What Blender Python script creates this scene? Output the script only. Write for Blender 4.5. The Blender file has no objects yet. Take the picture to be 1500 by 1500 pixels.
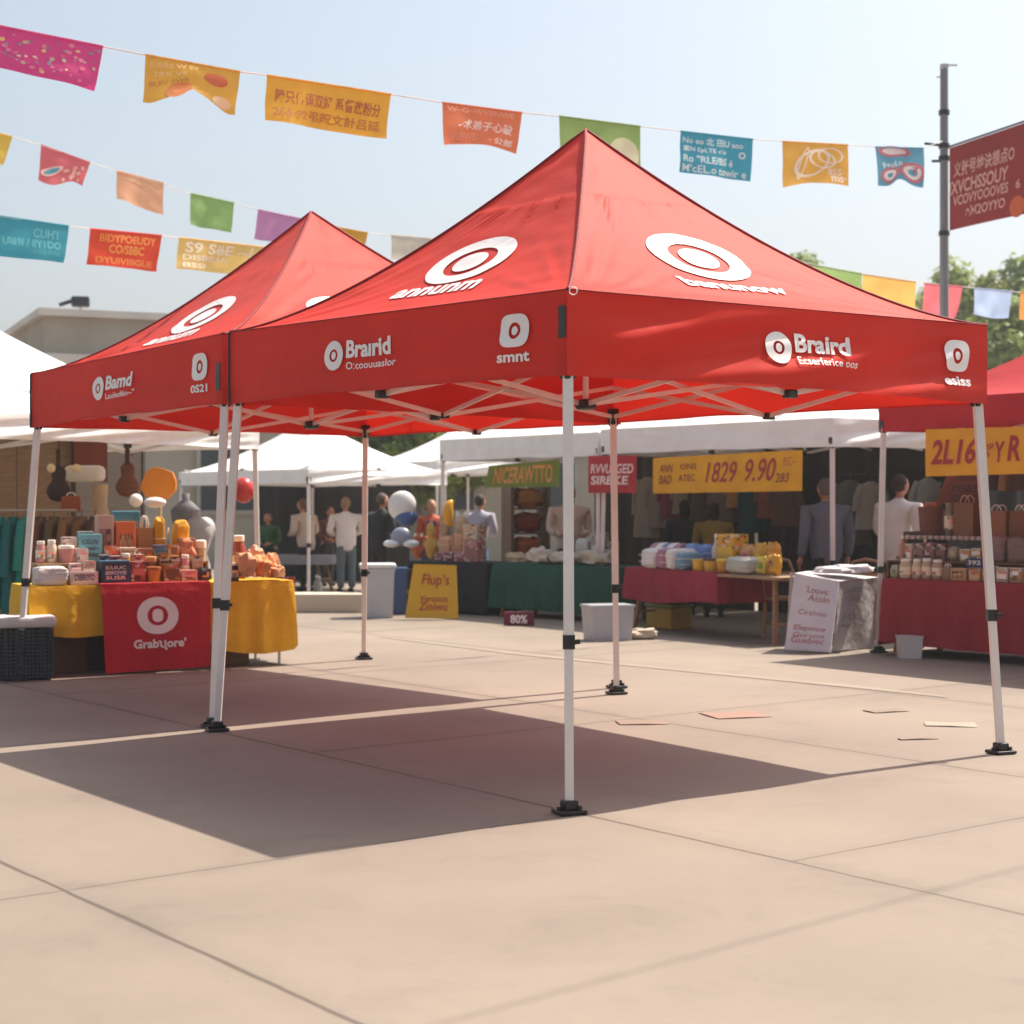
import bpy, math, random
from mathutils import Vector, Matrix, noise
random.seed(7)
S = bpy.context.scene
COL = S.collection
FPX, HOR, EYE = 2468.0, 735.0, 1.55          # focal length, horizon row and eye height read off the photograph
R = math.radians

# ---------- measuring helpers: a direction seen in the photograph and a distance give a real point ----------
def P(px, py, D): return Vector(((px-750)/FPX*D, D, EYE+(HOR-py)*D/FPX))
def G(px, py):
    D = FPX*EYE/(py-HOR); return Vector(((px-750)/FPX*D, D, 0))
def online(px, p0, d):
    """plan point where the sight line of column px meets the line p0 + t d"""
    k = (px-750)/FPX
    t = (k*p0[1]-p0[0])/(d[0]-k*d[1])
    return Vector((p0[0]+d[0]*t, p0[1]+d[1]*t, 0))
def V(x, y, z=0): return Vector((x, y, z))
def lerp(a, b, t): return a+(b-a)*t
def hexc(h):
    h = h.lstrip('#'); c = []
    for i in (0, 2, 4):
        v = int(h[i:i+2], 16)/255
        c.append(v/12.92 if v <= .04045 else ((v+.055)/1.055)**2.4)
    return tuple(c)+(1,)

# ---------- materials ----------
MC = {}
def nodes(name):
    m = bpy.data.materials.new(name); m.use_nodes = True
    nt = m.node_tree; nt.nodes.clear()
    out = nt.nodes.new('ShaderNodeOutputMaterial')
    return m, nt, out
def mat(hx, kind='matte', name=None):
    key = (hx, kind)
    if key in MC: return MC[key]
    m, nt, out = nodes(name or kind+'_'+hx.strip('#'))
    N, L = nt.nodes.new, nt.links.new
    b = N('ShaderNodeBsdfPrincipled')
    c = hexc(hx)
    rough = {'matte': .8, 'cloth': .75, 'thin': .6, 'nylon': .62, 'metal': .38, 'plastic': .35, 'gloss': .18, 'paper': .6, 'wood': .6, 'concrete': .85, 'leaf': .5, 'skin': .55, 'glass': .08, 'print': .5, 'balloon': .25, 'canvas': .6, 'pack': .4}[kind]
    b.inputs['Roughness'].default_value = rough
    tc = N('ShaderNodeTexCoord')
    nz = N('ShaderNodeTexNoise'); nz.inputs['Scale'].default_value = {'wood': 6, 'concrete': .8, 'cloth': 3, 'leaf': .35, 'nylon': 1.3}.get(kind, 5)
    nz.inputs['Detail'].default_value = 4
    L(tc.outputs['Object'], nz.inputs['Vector'])
    mp = N('ShaderNodeMapRange'); mp.inputs[1].default_value = .3; mp.inputs[2].default_value = .7
    amp = {'wood': .3, 'concrete': .14, 'cloth': .12, 'leaf': .35, 'matte': .15, 'skin': .06, 'nylon': .12, 'canvas': .06, 'thin': .06}.get(kind, .06)
    mp.inputs[3].default_value = 1-amp; mp.inputs[4].default_value = 1+amp*.6
    L(nz.outputs['Fac'], mp.inputs[0])
    mul = N('ShaderNodeMix'); mul.data_type = 'RGBA'; mul.blend_type = 'MULTIPLY'; mul.inputs[0].default_value = 1
    mul.inputs[6].default_value = c
    L(mp.outputs[0], mul.inputs[7]); L(mul.outputs[2], b.inputs['Base Color'])
    if kind == 'pack':      # printed packaging: blocks of ink in a few tones
        b.inputs['Roughness'].default_value = .4
        vo = N('ShaderNodeTexVoronoi'); vo.inputs['Scale'].default_value = 22; vo.distance = 'CHEBYCHEV'
        mg = N('ShaderNodeMapping'); mg.inputs['Scale'].default_value = (1, 1, 1.8); L(tc.outputs['Object'], mg.inputs[0]); L(mg.outputs[0], vo.inputs[0])
        rp_ = N('ShaderNodeValToRGB'); rp_.color_ramp.interpolation = 'CONSTANT'; e = rp_.color_ramp.elements
        e[0].position = 0; e[0].color = c; e[1].position = .45; e[1].color = tuple(min(1, q*.35+.42) for q in c[:3])+(1,)
        n_ = e.new(.62); n_.color = tuple(q*.30 for q in c[:3])+(1,); n_ = e.new(.78); n_.color = (min(1, c[0]*1.3+.05), c[1]*.7, c[2]*.6, 1); n_ = e.new(.88); n_.color = c
        sp_ = N('ShaderNodeSeparateColor'); L(vo.outputs['Color'], sp_.inputs[0]); L(sp_.outputs[0], rp_.inputs[0]); L(rp_.outputs[0], mul.inputs[6])
    if kind == 'wood':
        mpg = N('ShaderNodeMapping'); mpg.inputs['Scale'].default_value = (1, 1, 9); L(tc.outputs['Object'], mpg.inputs[0]); L(mpg.outputs[0], nz.inputs['Vector'])
    # fine weave or grain
    bn = N('ShaderNodeTexNoise'); bn.inputs['Detail'].default_value = 3
    bn.inputs['Scale'].default_value = {'cloth': 14, 'nylon': 5, 'canvas': 4, 'thin': 9, 'concrete': 30, 'paper': 20}.get(kind, 25)
    L(tc.outputs['Object'], bn.inputs['Vector'])
    bp = N('ShaderNodeBump'); bp.inputs['Strength'].default_value = {'cloth': .5, 'nylon': .35, 'canvas': .4, 'thin': .35, 'matte': .3, 'concrete': .4, 'wood': .3}.get(kind, .08)
    bp.inputs['Distance'].default_value = {'cloth': .02, 'nylon': .02, 'canvas': .03, 'thin': .015}.get(kind, .004)
    L(bn.outputs['Fac'], bp.inputs['Height']); L(bp.outputs[0], b.inputs['Normal'])
    if kind == 'metal': b.inputs['Metallic'].default_value = .25
    if kind == 'leaf': b.inputs['Specular IOR Level'].default_value = .15
    if kind == 'skin': b.inputs['Subsurface Weight'].default_value = .08
    if kind == 'glass':
        b.inputs['Transmission Weight'].default_value = .6; b.inputs['IOR'].default_value = 1.3
    if kind in ('thin', 'nylon', 'leaf', 'canvas'):
        tr = N('ShaderNodeBsdfTranslucent'); L(mul.outputs[2], tr.inputs[0])
        mx = N('ShaderNodeMixShader'); mx.inputs[0].default_value = {'thin': .55, 'nylon': .24, 'leaf': .45, 'canvas': .07}[kind]
        L(b.outputs[0], mx.inputs[1]); L(tr.outputs[0], mx.inputs[2]); L(mx.outputs[0], out.inputs[0])
        if kind == 'nylon':
            b.inputs['Sheen Weight'].default_value = .06; b.inputs['Sheen Roughness'].default_value = .4
            b.inputs['Specular IOR Level'].default_value = .22
    else: L(b.outputs[0], out.inputs[0])
    MC[key] = m
    return m

# ---------- object helpers ----------
def tag(o, label=None, cat=None, group=None, kind=None):
    if label: o['label'] = label
    if cat: o['category'] = cat
    if group: o['group'] = group
    if kind: o['kind'] = kind
    return o
def empty(name, loc, rz=0, **k):
    o = bpy.data.objects.new(name, None); COL.objects.link(o); o.location = loc; o.rotation_euler = (0, 0, rz)
    o.empty_display_size = .1
    return tag(o, **k)
class MB:
    """collects shapes into ONE mesh"""
    def __init__(s): s.v = []; s.f = []; s.m = []; s.mi = 0
    def add(s, vs, fs):
        n = len(s.v); s.v += [tuple(v) for v in vs]; s.f += [tuple(i+n for i in f) for f in fs]; s.m += [s.mi]*len(fs); return s
    def box(s, c, size, rz=0, bev=0.0):
        x, y, z = [q/2 for q in size]; c = Vector(c); b = min(bev, x*.9, y*.9, z*.9)
        M = Matrix.Rotation(rz, 3, 'Z')
        if b <= 0:
            vs = [c+M@Vector((i*x, j*y, k*z)) for k in (-1, 1) for i, j in ((-1, -1), (1, -1), (1, 1), (-1, 1))]
            return s.add(vs, [(3, 2, 1, 0), (4, 5, 6, 7), (0, 1, 5, 4), (1, 2, 6, 5), (2, 3, 7, 6), (3, 0, 4, 7)])
        def ring(ax, ay, r, zz):
            o = []
            for i, j, a0 in ((1, 1, 0), (-1, 1, 90), (-1, -1, 180), (1, -1, 270)):
                for k in range(3):
                    a = R(a0+k*45); o.append(c+M@Vector((i*(ax-r)+math.cos(a)*r, j*(ay-r)+math.sin(a)*r, zz)))
            return o
        rs = [ring(x-b, y-b, b*.5, -z), ring(x-b*.3, y-b*.3, b*.9, -z+b*.3), ring(x, y, b, -z+b), ring(x, y, b, z-b), ring(x-b*.3, y-b*.3, b*.9, z-b*.3), ring(x-b, y-b, b*.5, z)]
        vs = [v for r in rs for v in r]; n = 12; fs = []
        for k in range(5):
            for i in range(n): fs.append((k*n+i, k*n+(i+1) % n, (k+1)*n+(i+1) % n, (k+1)*n+i))
        fs.append(tuple(reversed(range(n)))); fs.append(tuple(range(5*n, 6*n)))
        return s.add(vs, fs)
    def tube(s, pts, r, n=8, cap=True):
        pts = [Vector(p) for p in pts]; k = len(pts)
        rr = r if isinstance(r, (list, tuple)) else [r]*k
        vs = []
        up = None
        for i, p in enumerate(pts):
            t = (pts[min(i+1, k-1)]-pts[max(i-1, 0)]).normalized()
            if up is None: up = Vector((0, 0, 1)) if abs(t.z) < .9 else Vector((1, 0, 0))
            a = t.cross(up).normalized(); b = a.cross(t).normalized(); up = b
            for j in range(n):
                q = 2*math.pi*(j+.5)/n; vs.append(p+a*math.cos(q)*rr[i]+b*math.sin(q)*rr[i])
        fs = [(i*n+j, i*n+(j+1) % n, (i+1)*n+(j+1) % n, (i+1)*n+j) for i in range(k-1) for j in range(n)]
        if cap: fs += [tuple(reversed(range(n))), tuple(range((k-1)*n, k*n))]
        return s.add(vs, fs)
    def bar(s, a, b, w, h):
        """rectangular bar between two points"""
        a, b = Vector(a), Vector(b); t = (b-a).normalized()
        up = Vector((0, 0, 1)) if abs(t.z) < .95 else Vector((0, 1, 0))
        x = t.cross(up).normalized()*w/2; y = x.cross(t).normalized()*h/2
        vs = [p+i*x+j*y for p in (a, b) for i, j in ((-1, -1), (1, -1), (1, 1), (-1, 1))]
        return s.add(vs, [(3, 2, 1, 0), (4, 5, 6, 7), (0, 1, 5, 4), (1, 2, 6, 5), (2, 3, 7, 6), (3, 0, 4, 7)])
    def lathe(s, c, prof, n=20, sx=1, sy=1):
        c = Vector(c); vs = []
        for r, z in prof:
            for j in range(n):
                a = 2*math.pi*j/n; vs.append(c+Vector((math.cos(a)*r*sx, math.sin(a)*r*sy, z)))
        k = len(prof)
        fs = [(i*n+j, i*n+(j+1) % n, (i+1)*n+(j+1) % n, (i+1)*n+j) for i in range(k-1) for j in range(n)]
        fs += [tuple(reversed(range(n))), tuple(range((k-1)*n, k*n))]
        return s.add(vs, fs)
    def ell(s, c, r, n=16, m=10, fn=None):
        c = Vector(c); vs = []
        for i in range(m+1):
            th = math.pi*i/m
            for j in range(n):
                a = 2*math.pi*j/n
                d = Vector((math.sin(th)*math.cos(a), math.sin(th)*math.sin(a), -math.cos(th)))
                if fn: d = fn(d)
                vs.append(c+Vector((d.x*r[0], d.y*r[1], d.z*r[2])))
        fs = [(i*n+j, i*n+(j+1) % n, (i+1)*n+(j+1) % n, (i+1)*n+j) for i in range(m) for j in range(n)]
        return s.add(vs, fs)
    def grid(s, fn, nu, nv, flip=False):
        vs = [fn(i/nu, j/nv) for j in range(nv+1) for i in range(nu+1)]
        fs = []
        for j in range(nv):
            for i in range(nu):
                q = (j*(nu+1)+i, j*(nu+1)+i+1, (j+1)*(nu+1)+i+1, (j+1)*(nu+1)+i); fs.append(q[::-1] if flip else q)
        return s.add(vs, fs)
    def build(s, name, m, parent=None, smooth=False, world=True, **k):
        """vertices are world coordinates unless the parent is a placed thing and world is False"""
        me = bpy.data.meshes.new(name); me.from_pydata(s.v, [], s.f)
        ms = m if isinstance(m, (list, tuple)) else [m]
        for q in ms: me.materials.append(q)
        if len(ms) > 1: me.polygons.foreach_set('material_index', s.m)
        if smooth:
            me.polygons.foreach_set('use_smooth', [True]*len(me.polygons))
            if smooth == 'auto': me.set_sharp_from_angle(angle=R(40))
        me.update()
        o = bpy.data.objects.new(name, me); COL.objects.link(o)
        if parent:
            o.parent = parent
            if world:
                o.matrix_parent_inverse = (Matrix.Translation(parent.location) @ parent.rotation_euler.to_matrix().to_4x4()).inverted()
        return tag(o, **k)
def origin_to(o, loc):
    loc = Vector(loc); o.data.transform(Matrix.Translation(-loc)); o.location = loc; return o

# ---------- lettering ----------
TXT = {}
def text2d(body, bold=0.0, shear=0.0, font=None):
    key = (body, bold, shear)
    if key in TXT: return TXT[key]
    cu = bpy.data.curves.new('t', 'FONT'); cu.body = body; cu.offset = bold; cu.shear = shear; cu.resolution_u = 3; cu.space_line = .85
    o = bpy.data.objects.new('t', cu); COL.objects.link(o)
    bpy.context.view_layer.update()
    dg = bpy.context.evaluated_depsgraph_get(); ev = o.evaluated_get(dg); me = ev.to_mesh()
    vs = [(v.co.x, v.co.y) for v in me.vertices]; fs = [tuple(p.vertices) for p in me.polygons]
    ev.to_mesh_clear(); bpy.data.objects.remove(o); bpy.data.curves.remove(cu)
    if not vs: vs = [(0, 0), (1, 0), (0, 1)]; fs = [(0, 1, 2)]
    x0 = min(v[0] for v in vs); x1 = max(v[0] for v in vs); y0 = min(v[1] for v in vs); y1 = max(v[1] for v in vs)
    vs = [((x-x0)/(x1-x0), (y-y0)/(y1-y0)) for x, y in vs]
    TXT[key] = (vs, fs); return TXT[key]
def put_text(mb, fn, body, u0, v0, u1, v1, bold=.015, shear=0, off=.006):
    """fn(u, v, off) is the surface with v running down; the text fills the box u0..u1, v0 (top)..v1"""
    vs, fs = text2d(body, bold, shear)
    mb.add([fn(u0+x*(u1-u0), v1+(v0-v1)*y, off) for x, y in vs], fs)
def put_ring(mb, fn, cu, cv, ru, rv, iu=0, iv=0, off=.006, n=48, sq=2.0, rings=4, rot=0):
    """superellipse disc or ring laid on a surface"""
    vs = []; fs = []
    for k in range(rings+1):
        f = k/rings
        a, b = iu+(ru-iu)*f, iv+(rv-iv)*f
        for j in range(n):
            t = 2*math.pi*j/n; c, s_ = math.cos(t), math.sin(t)
            q_ = 2+(sq-2)*f; x = math.copysign(abs(c)**(2/q_), c)*a; y = math.copysign(abs(s_)**(2/q_), s_)*b
            vs.append(fn(cu+x*math.cos(rot)-y*math.sin(rot), cv+x*math.sin(rot)+y*math.cos(rot), off))
    for k in range(rings):
        for j in range(n): fs.append((k*n+j, k*n+(j+1) % n, (k+1)*n+(j+1) % n, (k+1)*n+j))
    if iu == 0: pass
    mb.add(vs, fs)
def plane_fn(tl, tr, h, n=None):
    """flat upright surface: top left, top right, height"""
    tl, tr = Vector(tl), Vector(tr)
    nn = (tr-tl).cross(Vector((0, 0, 1))).normalized()
    return lambda u, v, off=0: tl+(tr-tl)*u-Vector((0, 0, h))*v+nn*off
ORD = ['first', 'second', 'third', 'fourth', 'fifth', 'sixth', 'seventh', 'eighth', 'ninth', 'tenth', 'eleventh', 'twelfth', 'thirteenth', 'fourteenth', 'fifteenth', 'sixteenth']

# ---------- camera, sky, sun ----------
cam = bpy.data.cameras.new('camera'); co = bpy.data.objects.new('camera', cam); COL.objects.link(co)
cam.lens = FPX/1500*36; cam.sensor_width = 36; cam.shift_y = -(750-HOR)/1500
co.location = (0, 0, EYE); co.rotation_euler = (R(90), 0, 0); cam.clip_end = 2000; cam.clip_start = .1
cam.dof.use_dof = True; cam.dof.focus_distance = 9.6; cam.dof.aperture_fstop = 2.8
S.camera = co
sx, sy = .50, .40                                   # shadow run per metre of height
elev = math.atan2(1, math.hypot(sx, sy)); azim = math.atan2(sx, sy)
w = bpy.data.worlds.new('World'); S.world = w; w.use_nodes = True
nt = w.node_tree; bg = nt.nodes['Background']
sk = nt.nodes.new('ShaderNodeTexSky'); sk.sky_type = 'NISHITA'; sk.sun_disc = False
sk.sun_elevation = elev; sk.sun_rotation = azim; sk.air_density = 1.0; sk.dust_density = 4.5; sk.ozone_density = 1.6; sk.altitude = 0
hs = nt.nodes.new('ShaderNodeHueSaturation'); hs.inputs['Saturation'].default_value = .74; hs.inputs['Hue'].default_value = .482; nt.links.new(sk.outputs[0], hs.inputs['Color']); nt.links.new(hs.outputs[0], bg.inputs[0]); bg.inputs[1].default_value = .11
sun = bpy.data.lights.new('sun', 'SUN'); so = bpy.data.objects.new('sun', sun); COL.objects.link(so)
sun.energy = 5; sun.angle = R(.5); sun.color = (1, .90, .77)
so.rotation_euler = Vector((sx, sy, 1)).to_track_quat('Z', 'Y').to_euler()
S.view_settings.view_transform = 'Standard'; S.view_settings.look = 'None'; S.view_settings.exposure = .70; S.view_settings.gamma = 1

# ---------- ground ----------
def ground_material():
    m, nt, out = nodes('pale_concrete'); N, L = nt.nodes.new, nt.links.new
    b = N('ShaderNodeBsdfPrincipled'); b.inputs['Roughness'].default_value = .75
    tc = N('ShaderNodeTexCoord')
    sep = N('ShaderNodeSeparateXYZ')
    nw = N('ShaderNodeTexNoise'); nw.inputs['Scale'].default_value = 1.6; nw.inputs['Detail'].default_value = 3
    L(tc.outputs['Object'], nw.inputs[0])
    wob = N('ShaderNodeVectorMath'); wob.operation = 'MULTIPLY_ADD'; wob.inputs[1].default_value = (.035, .035, 0)
    L(nw.outputs['Color'], wob.inputs[0]); L(tc.outputs['Object'], wob.inputs[2])
    L(wob.outputs[0], sep.inputs[0])
    def M(op, *a):
        n = N('ShaderNodeMath'); n.operation = op
        for i, q in enumerate(a):
            if isinstance(q, (int, float)): n.inputs[i].default_value = q
            else: L(q, n.inputs[i])
        return n.outputs[0]
    X, Y = sep.outputs[0], sep.outputs[1]
    k = EYE/1.4
    cu, su = .79, .613; 
    u = M('ADD', M('MULTIPLY', X, cu), M('MULTIPLY', Y, su))
    v = M('ADD', M('MULTIPLY', X, su), M('MULTIPLY', Y, -cu))
    spu = 2.43*k
    uu = M('DIVIDE', M('SUBTRACT', u, 4.88*k+.015), spu)
    row = M('FLOOR', uu)
    du = M('MULTIPLY', M('ABSOLUTE', M('SUBTRACT', uu, M('ROUND', uu))), spu)
    isr = M('GREATER_THAN', row, -.5)
    vv = M('DIVIDE', M('ADD', v, M('ADD', 5.77*k+.015, M('MULTIPLY', isr, -1.27*k))), 3.6*k)
    dv = M('MULTIPLY', M('ABSOLUTE', M('SUBTRACT', vv, M('ROUND', vv))), 3.6*k)
    wn = N('ShaderNodeTexNoise'); wn.inputs['Scale'].default_value = .9; L(tc.outputs['Object'], wn.inputs[0])
    wid = M('MULTIPLY', wn.outputs['Fac'], .034)
    dmin = M('MINIMUM', du, M('MULTIPLY', dv, 1.5))
    joint = N('ShaderNodeMapRange'); joint.inputs[1].default_value = 0; joint.inputs[3].default_value = 1; joint.inputs[4].default_value = 0
    L(dmin, joint.inputs[0]); L(wid, joint.inputs[2])
    soft = N('ShaderNodeMapRange'); soft.inputs[1].default_value = 0; soft.inputs[2].default_value = .16; soft.inputs[3].default_value = .10; soft.inputs[4].default_value = 0
    L(dmin, soft.inputs[0])
    # slab tone varies a little, broad stains, fine grain
    hsh = N('ShaderNodeTexWhiteNoise'); cmb = N('ShaderNodeCombineXYZ'); L(row, cmb.inputs[0]); L(M('FLOOR', vv), cmb.inputs[1]); L(cmb.outputs[0], hsh.inputs[0])
    n1 = N('ShaderNodeTexNoise'); n1.inputs['Scale'].default_value = .35; n1.inputs['Detail'].default_value = 6; L(tc.outputs['Object'], n1.inputs[0])
    n2 = N('ShaderNodeTexNoise'); n2.inputs['Scale'].default_value = 9; n2.inputs['Detail'].default_value = 6; n2.inputs['Roughness'].default_value = .65; L(tc.outputs['Object'], n2.inputs[0])
    n3 = N('ShaderNodeTexNoise'); n3.inputs['Scale'].default_value = 120; n3.inputs['Detail'].default_value = 2; L(tc.outputs['Object'], n3.inputs[0])
    cr = N('ShaderNodeValToRGB'); cr.color_ramp.elements[0].position = .3; cr.color_ramp.elements[0].color = (.182, .146, .117, 1)
    cr.color_ramp.elements[1].position = .72; cr.color_ramp.elements[1].color = (.262, .211, .165, 1)
    L(n1.outputs['Fac'], cr.inputs[0])
    tone = M('ADD', M('ADD', .86, M('MULTIPLY', hsh.outputs[0], .06)), M('ADD', M('MULTIPLY', n2.outputs['Fac'], .14), M('MULTIPLY', n3.outputs['Fac'], .10)))
    tone = M('SUBTRACT', tone, soft.outputs[0])
    n4 = N('ShaderNodeTexNoise'); n4.inputs['Scale'].default_value = 1.3; n4.inputs['Detail'].default_value = 8; n4.inputs['Roughness'].default_value = .7; n4.inputs['Distortion'].default_value = .6; L(tc.outputs['Object'], n4.inputs[0])
    st_ = N('ShaderNodeMapRange'); st_.inputs[1].default_value = .52; st_.inputs[2].default_value = .72; st_.inputs[3].default_value = 0; st_.inputs[4].default_value = .17; L(n4.outputs['Fac'], st_.inputs[0])
    tone = M('SUBTRACT', tone, st_.outputs[0])
    # a few hairline cracks and dark specks
    vo = N('ShaderNodeTexVoronoi'); vo.feature = 'DISTANCE_TO_EDGE'; vo.inputs['Scale'].default_value = .33
    wv = N('ShaderNodeVectorMath'); wv.operation = 'MULTIPLY_ADD'; wv.inputs[1].default_value = (.8, .8, 0); L(n1.outputs['Color'], wv.inputs[0]); L(wob.outputs[0], wv.inputs[2]); L(wv.outputs[0], vo.inputs[0])
    ck = N('ShaderNodeMapRange'); ck.inputs[1].default_value = 0; ck.inputs[2].default_value = .0022; ck.inputs[3].default_value = 1; ck.inputs[4].default_value = 0; L(vo.outputs['Distance'], ck.inputs[0])
    ckm = M('MULTIPLY', ck.outputs[0], M('MULTIPLY', M('GREATER_THAN', n1.outputs['Fac'], .56), .14))
    sp = N('ShaderNodeTexVoronoi'); sp.inputs['Scale'].default_value = 1.7; L(tc.outputs['Object'], sp.inputs[0])
    spk = M('MULTIPLY', M('LESS_THAN', sp.outputs['Distance'], .012), .35)
    tone = M('SUBTRACT', tone, M('MAXIMUM', ckm, spk))
    mul = N('ShaderNodeMix'); mul.data_type = 'RGBA'; mul.blend_type = 'MULTIPLY'; mul.inputs[0].default_value = 1
    L(cr.outputs[0], mul.inputs[6]); L(tone, mul.inputs[7])
    mj = N('ShaderNodeMix'); mj.data_type = 'RGBA'; L(M('MULTIPLY', joint.outputs[0], .95), mj.inputs[0]); L(mul.outputs[2], mj.inputs[6]); mj.inputs[7].default_value = (.06, .042, .034, 1)
    L(mj.outputs[2], b.inputs['Base Color'])
    bp = N('ShaderNodeBump'); bp.inputs['Strength'].default_value = .35; bp.inputs['Distance'].default_value = .006
    L(M('SUBTRACT', M('ADD', M('MULTIPLY', n2.outputs['Fac'], .6), M('MULTIPLY', n3.outputs['Fac'], .4)), M('MULTIPLY', joint.outputs[0], 2)), bp.inputs['Height'])
    L(bp.outputs[0], b.inputs['Normal']); L(b.outputs[0], out.inputs[0])
    return m
g = MB(); g.grid(lambda u, v: (-230+460*u, -35+320*v, 0), 6, 6).build('ground', ground_material(), kind='structure')
# pale painted line crossing the square, 4 mm above the slabs
pl = MB()
pts = [G(560, 933), G(750, 957), G(1000, 982), G(1250, 1006), G(1385, 1021)]
vs = []
for i, p in enumerate(pts):
    wd = (.11, .13, .13, .13, .08)[i]
    vs += [(p.x, p.y-wd, .004), (p.x, p.y+wd, .004)]
pl.add(vs, [(2*i, 2*i+2, 2*i+3, 2*i+1) for i in range(4)])
pl.build('painted_line', mat('#8f8275', 'concrete'), kind='structure')
def ground_bit(px, py, w, d, hx, rz, label):
    p = G(px, py); mb = MB(); n = 10; vs = []
    for i, (x, y) in enumerate([(-1, -1), (0, -1.05), (1, -1), (1.04, 0), (1, 1), (0, .96), (-1, 1), (-1.03, 0)]):
        a = rz; x *= w/2; y *= d/2; vs.append((x*math.cos(a)-y*math.sin(a), x*math.sin(a)+y*math.cos(a)))
    k = len(vs); mb.add([(x, y, .001) for x, y in vs]+[(x, y, .007+.004*math.sin(i*2.1)) for i, (x, y) in enumerate(vs)], [tuple(range(k, 2*k))]+[(i, (i+1) % k, k+(i+1) % k, k+i) for i in range(k)])
    o = mb.build('paper_sheet', mat(hx, 'paper'), label=label, cat='litter', group='flat sheets lying on the paving'); o.location = p
ground_bit(1077, 1048, .42, .34, '#8f7060', .3, 'salmon pink square sheet lying flat on the sunlit paving')
ground_bit(940, 1059, .34, .22, '#857062', .1, 'thin tan scrap on the paving close to the foot of the far tent leg')
ground_bit(1392, 1062, .34, .22, '#988c7c', -.2, 'cream crumpled scrap on the paving left of the right tent leg')
ground_bit(1298, 1042, .30, .16, '#7c6e60', .4, 'small brown scrap on the paving beyond the cream scrap')
ground_bit(1345, 1083, .26, .06, '#7a6a5c', .2, 'narrow brown sliver on the paving, nearest of the scraps')

# unseen cable added high over the square to cast a soft shadow band
cb = MB(); ca_ = [G(700, 1485)+V(3.5, 2.8, 7), G(1320, 1318)+V(3.5, 2.8, 7)]; ca_ = [ca_[0]+(ca_[0]-ca_[1])*1.2, ca_[0], ca_[1], ca_[1]+(ca_[1]-ca_[0])*1.2]
# haze: the warm air of the square
hz = MB(); hz.box((0, 125, 17), (470, 330, 36)); ho = hz.build('haze', None, kind='stuff')
m, nt_, out_ = nodes('air'); vol = nt_.nodes.new('ShaderNodeVolumePrincipled'); vol.inputs['Density'].default_value = .0011; vol.inputs['Color'].default_value = (.92, .95, 1, 1); vol.inputs['Anisotropy'].default_value = .3
nt_.links.new(vol.outputs[0], out_.inputs['Volume']); ho.data.materials.clear(); ho.data.materials.append(m)
cb.tube(ca_, .0055, 6).build('shadow_cable', mat('#2c2e30', 'plastic'), label='thin black cable added out of view to cast a soft shadow on the paving', cat='cable')
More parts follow.
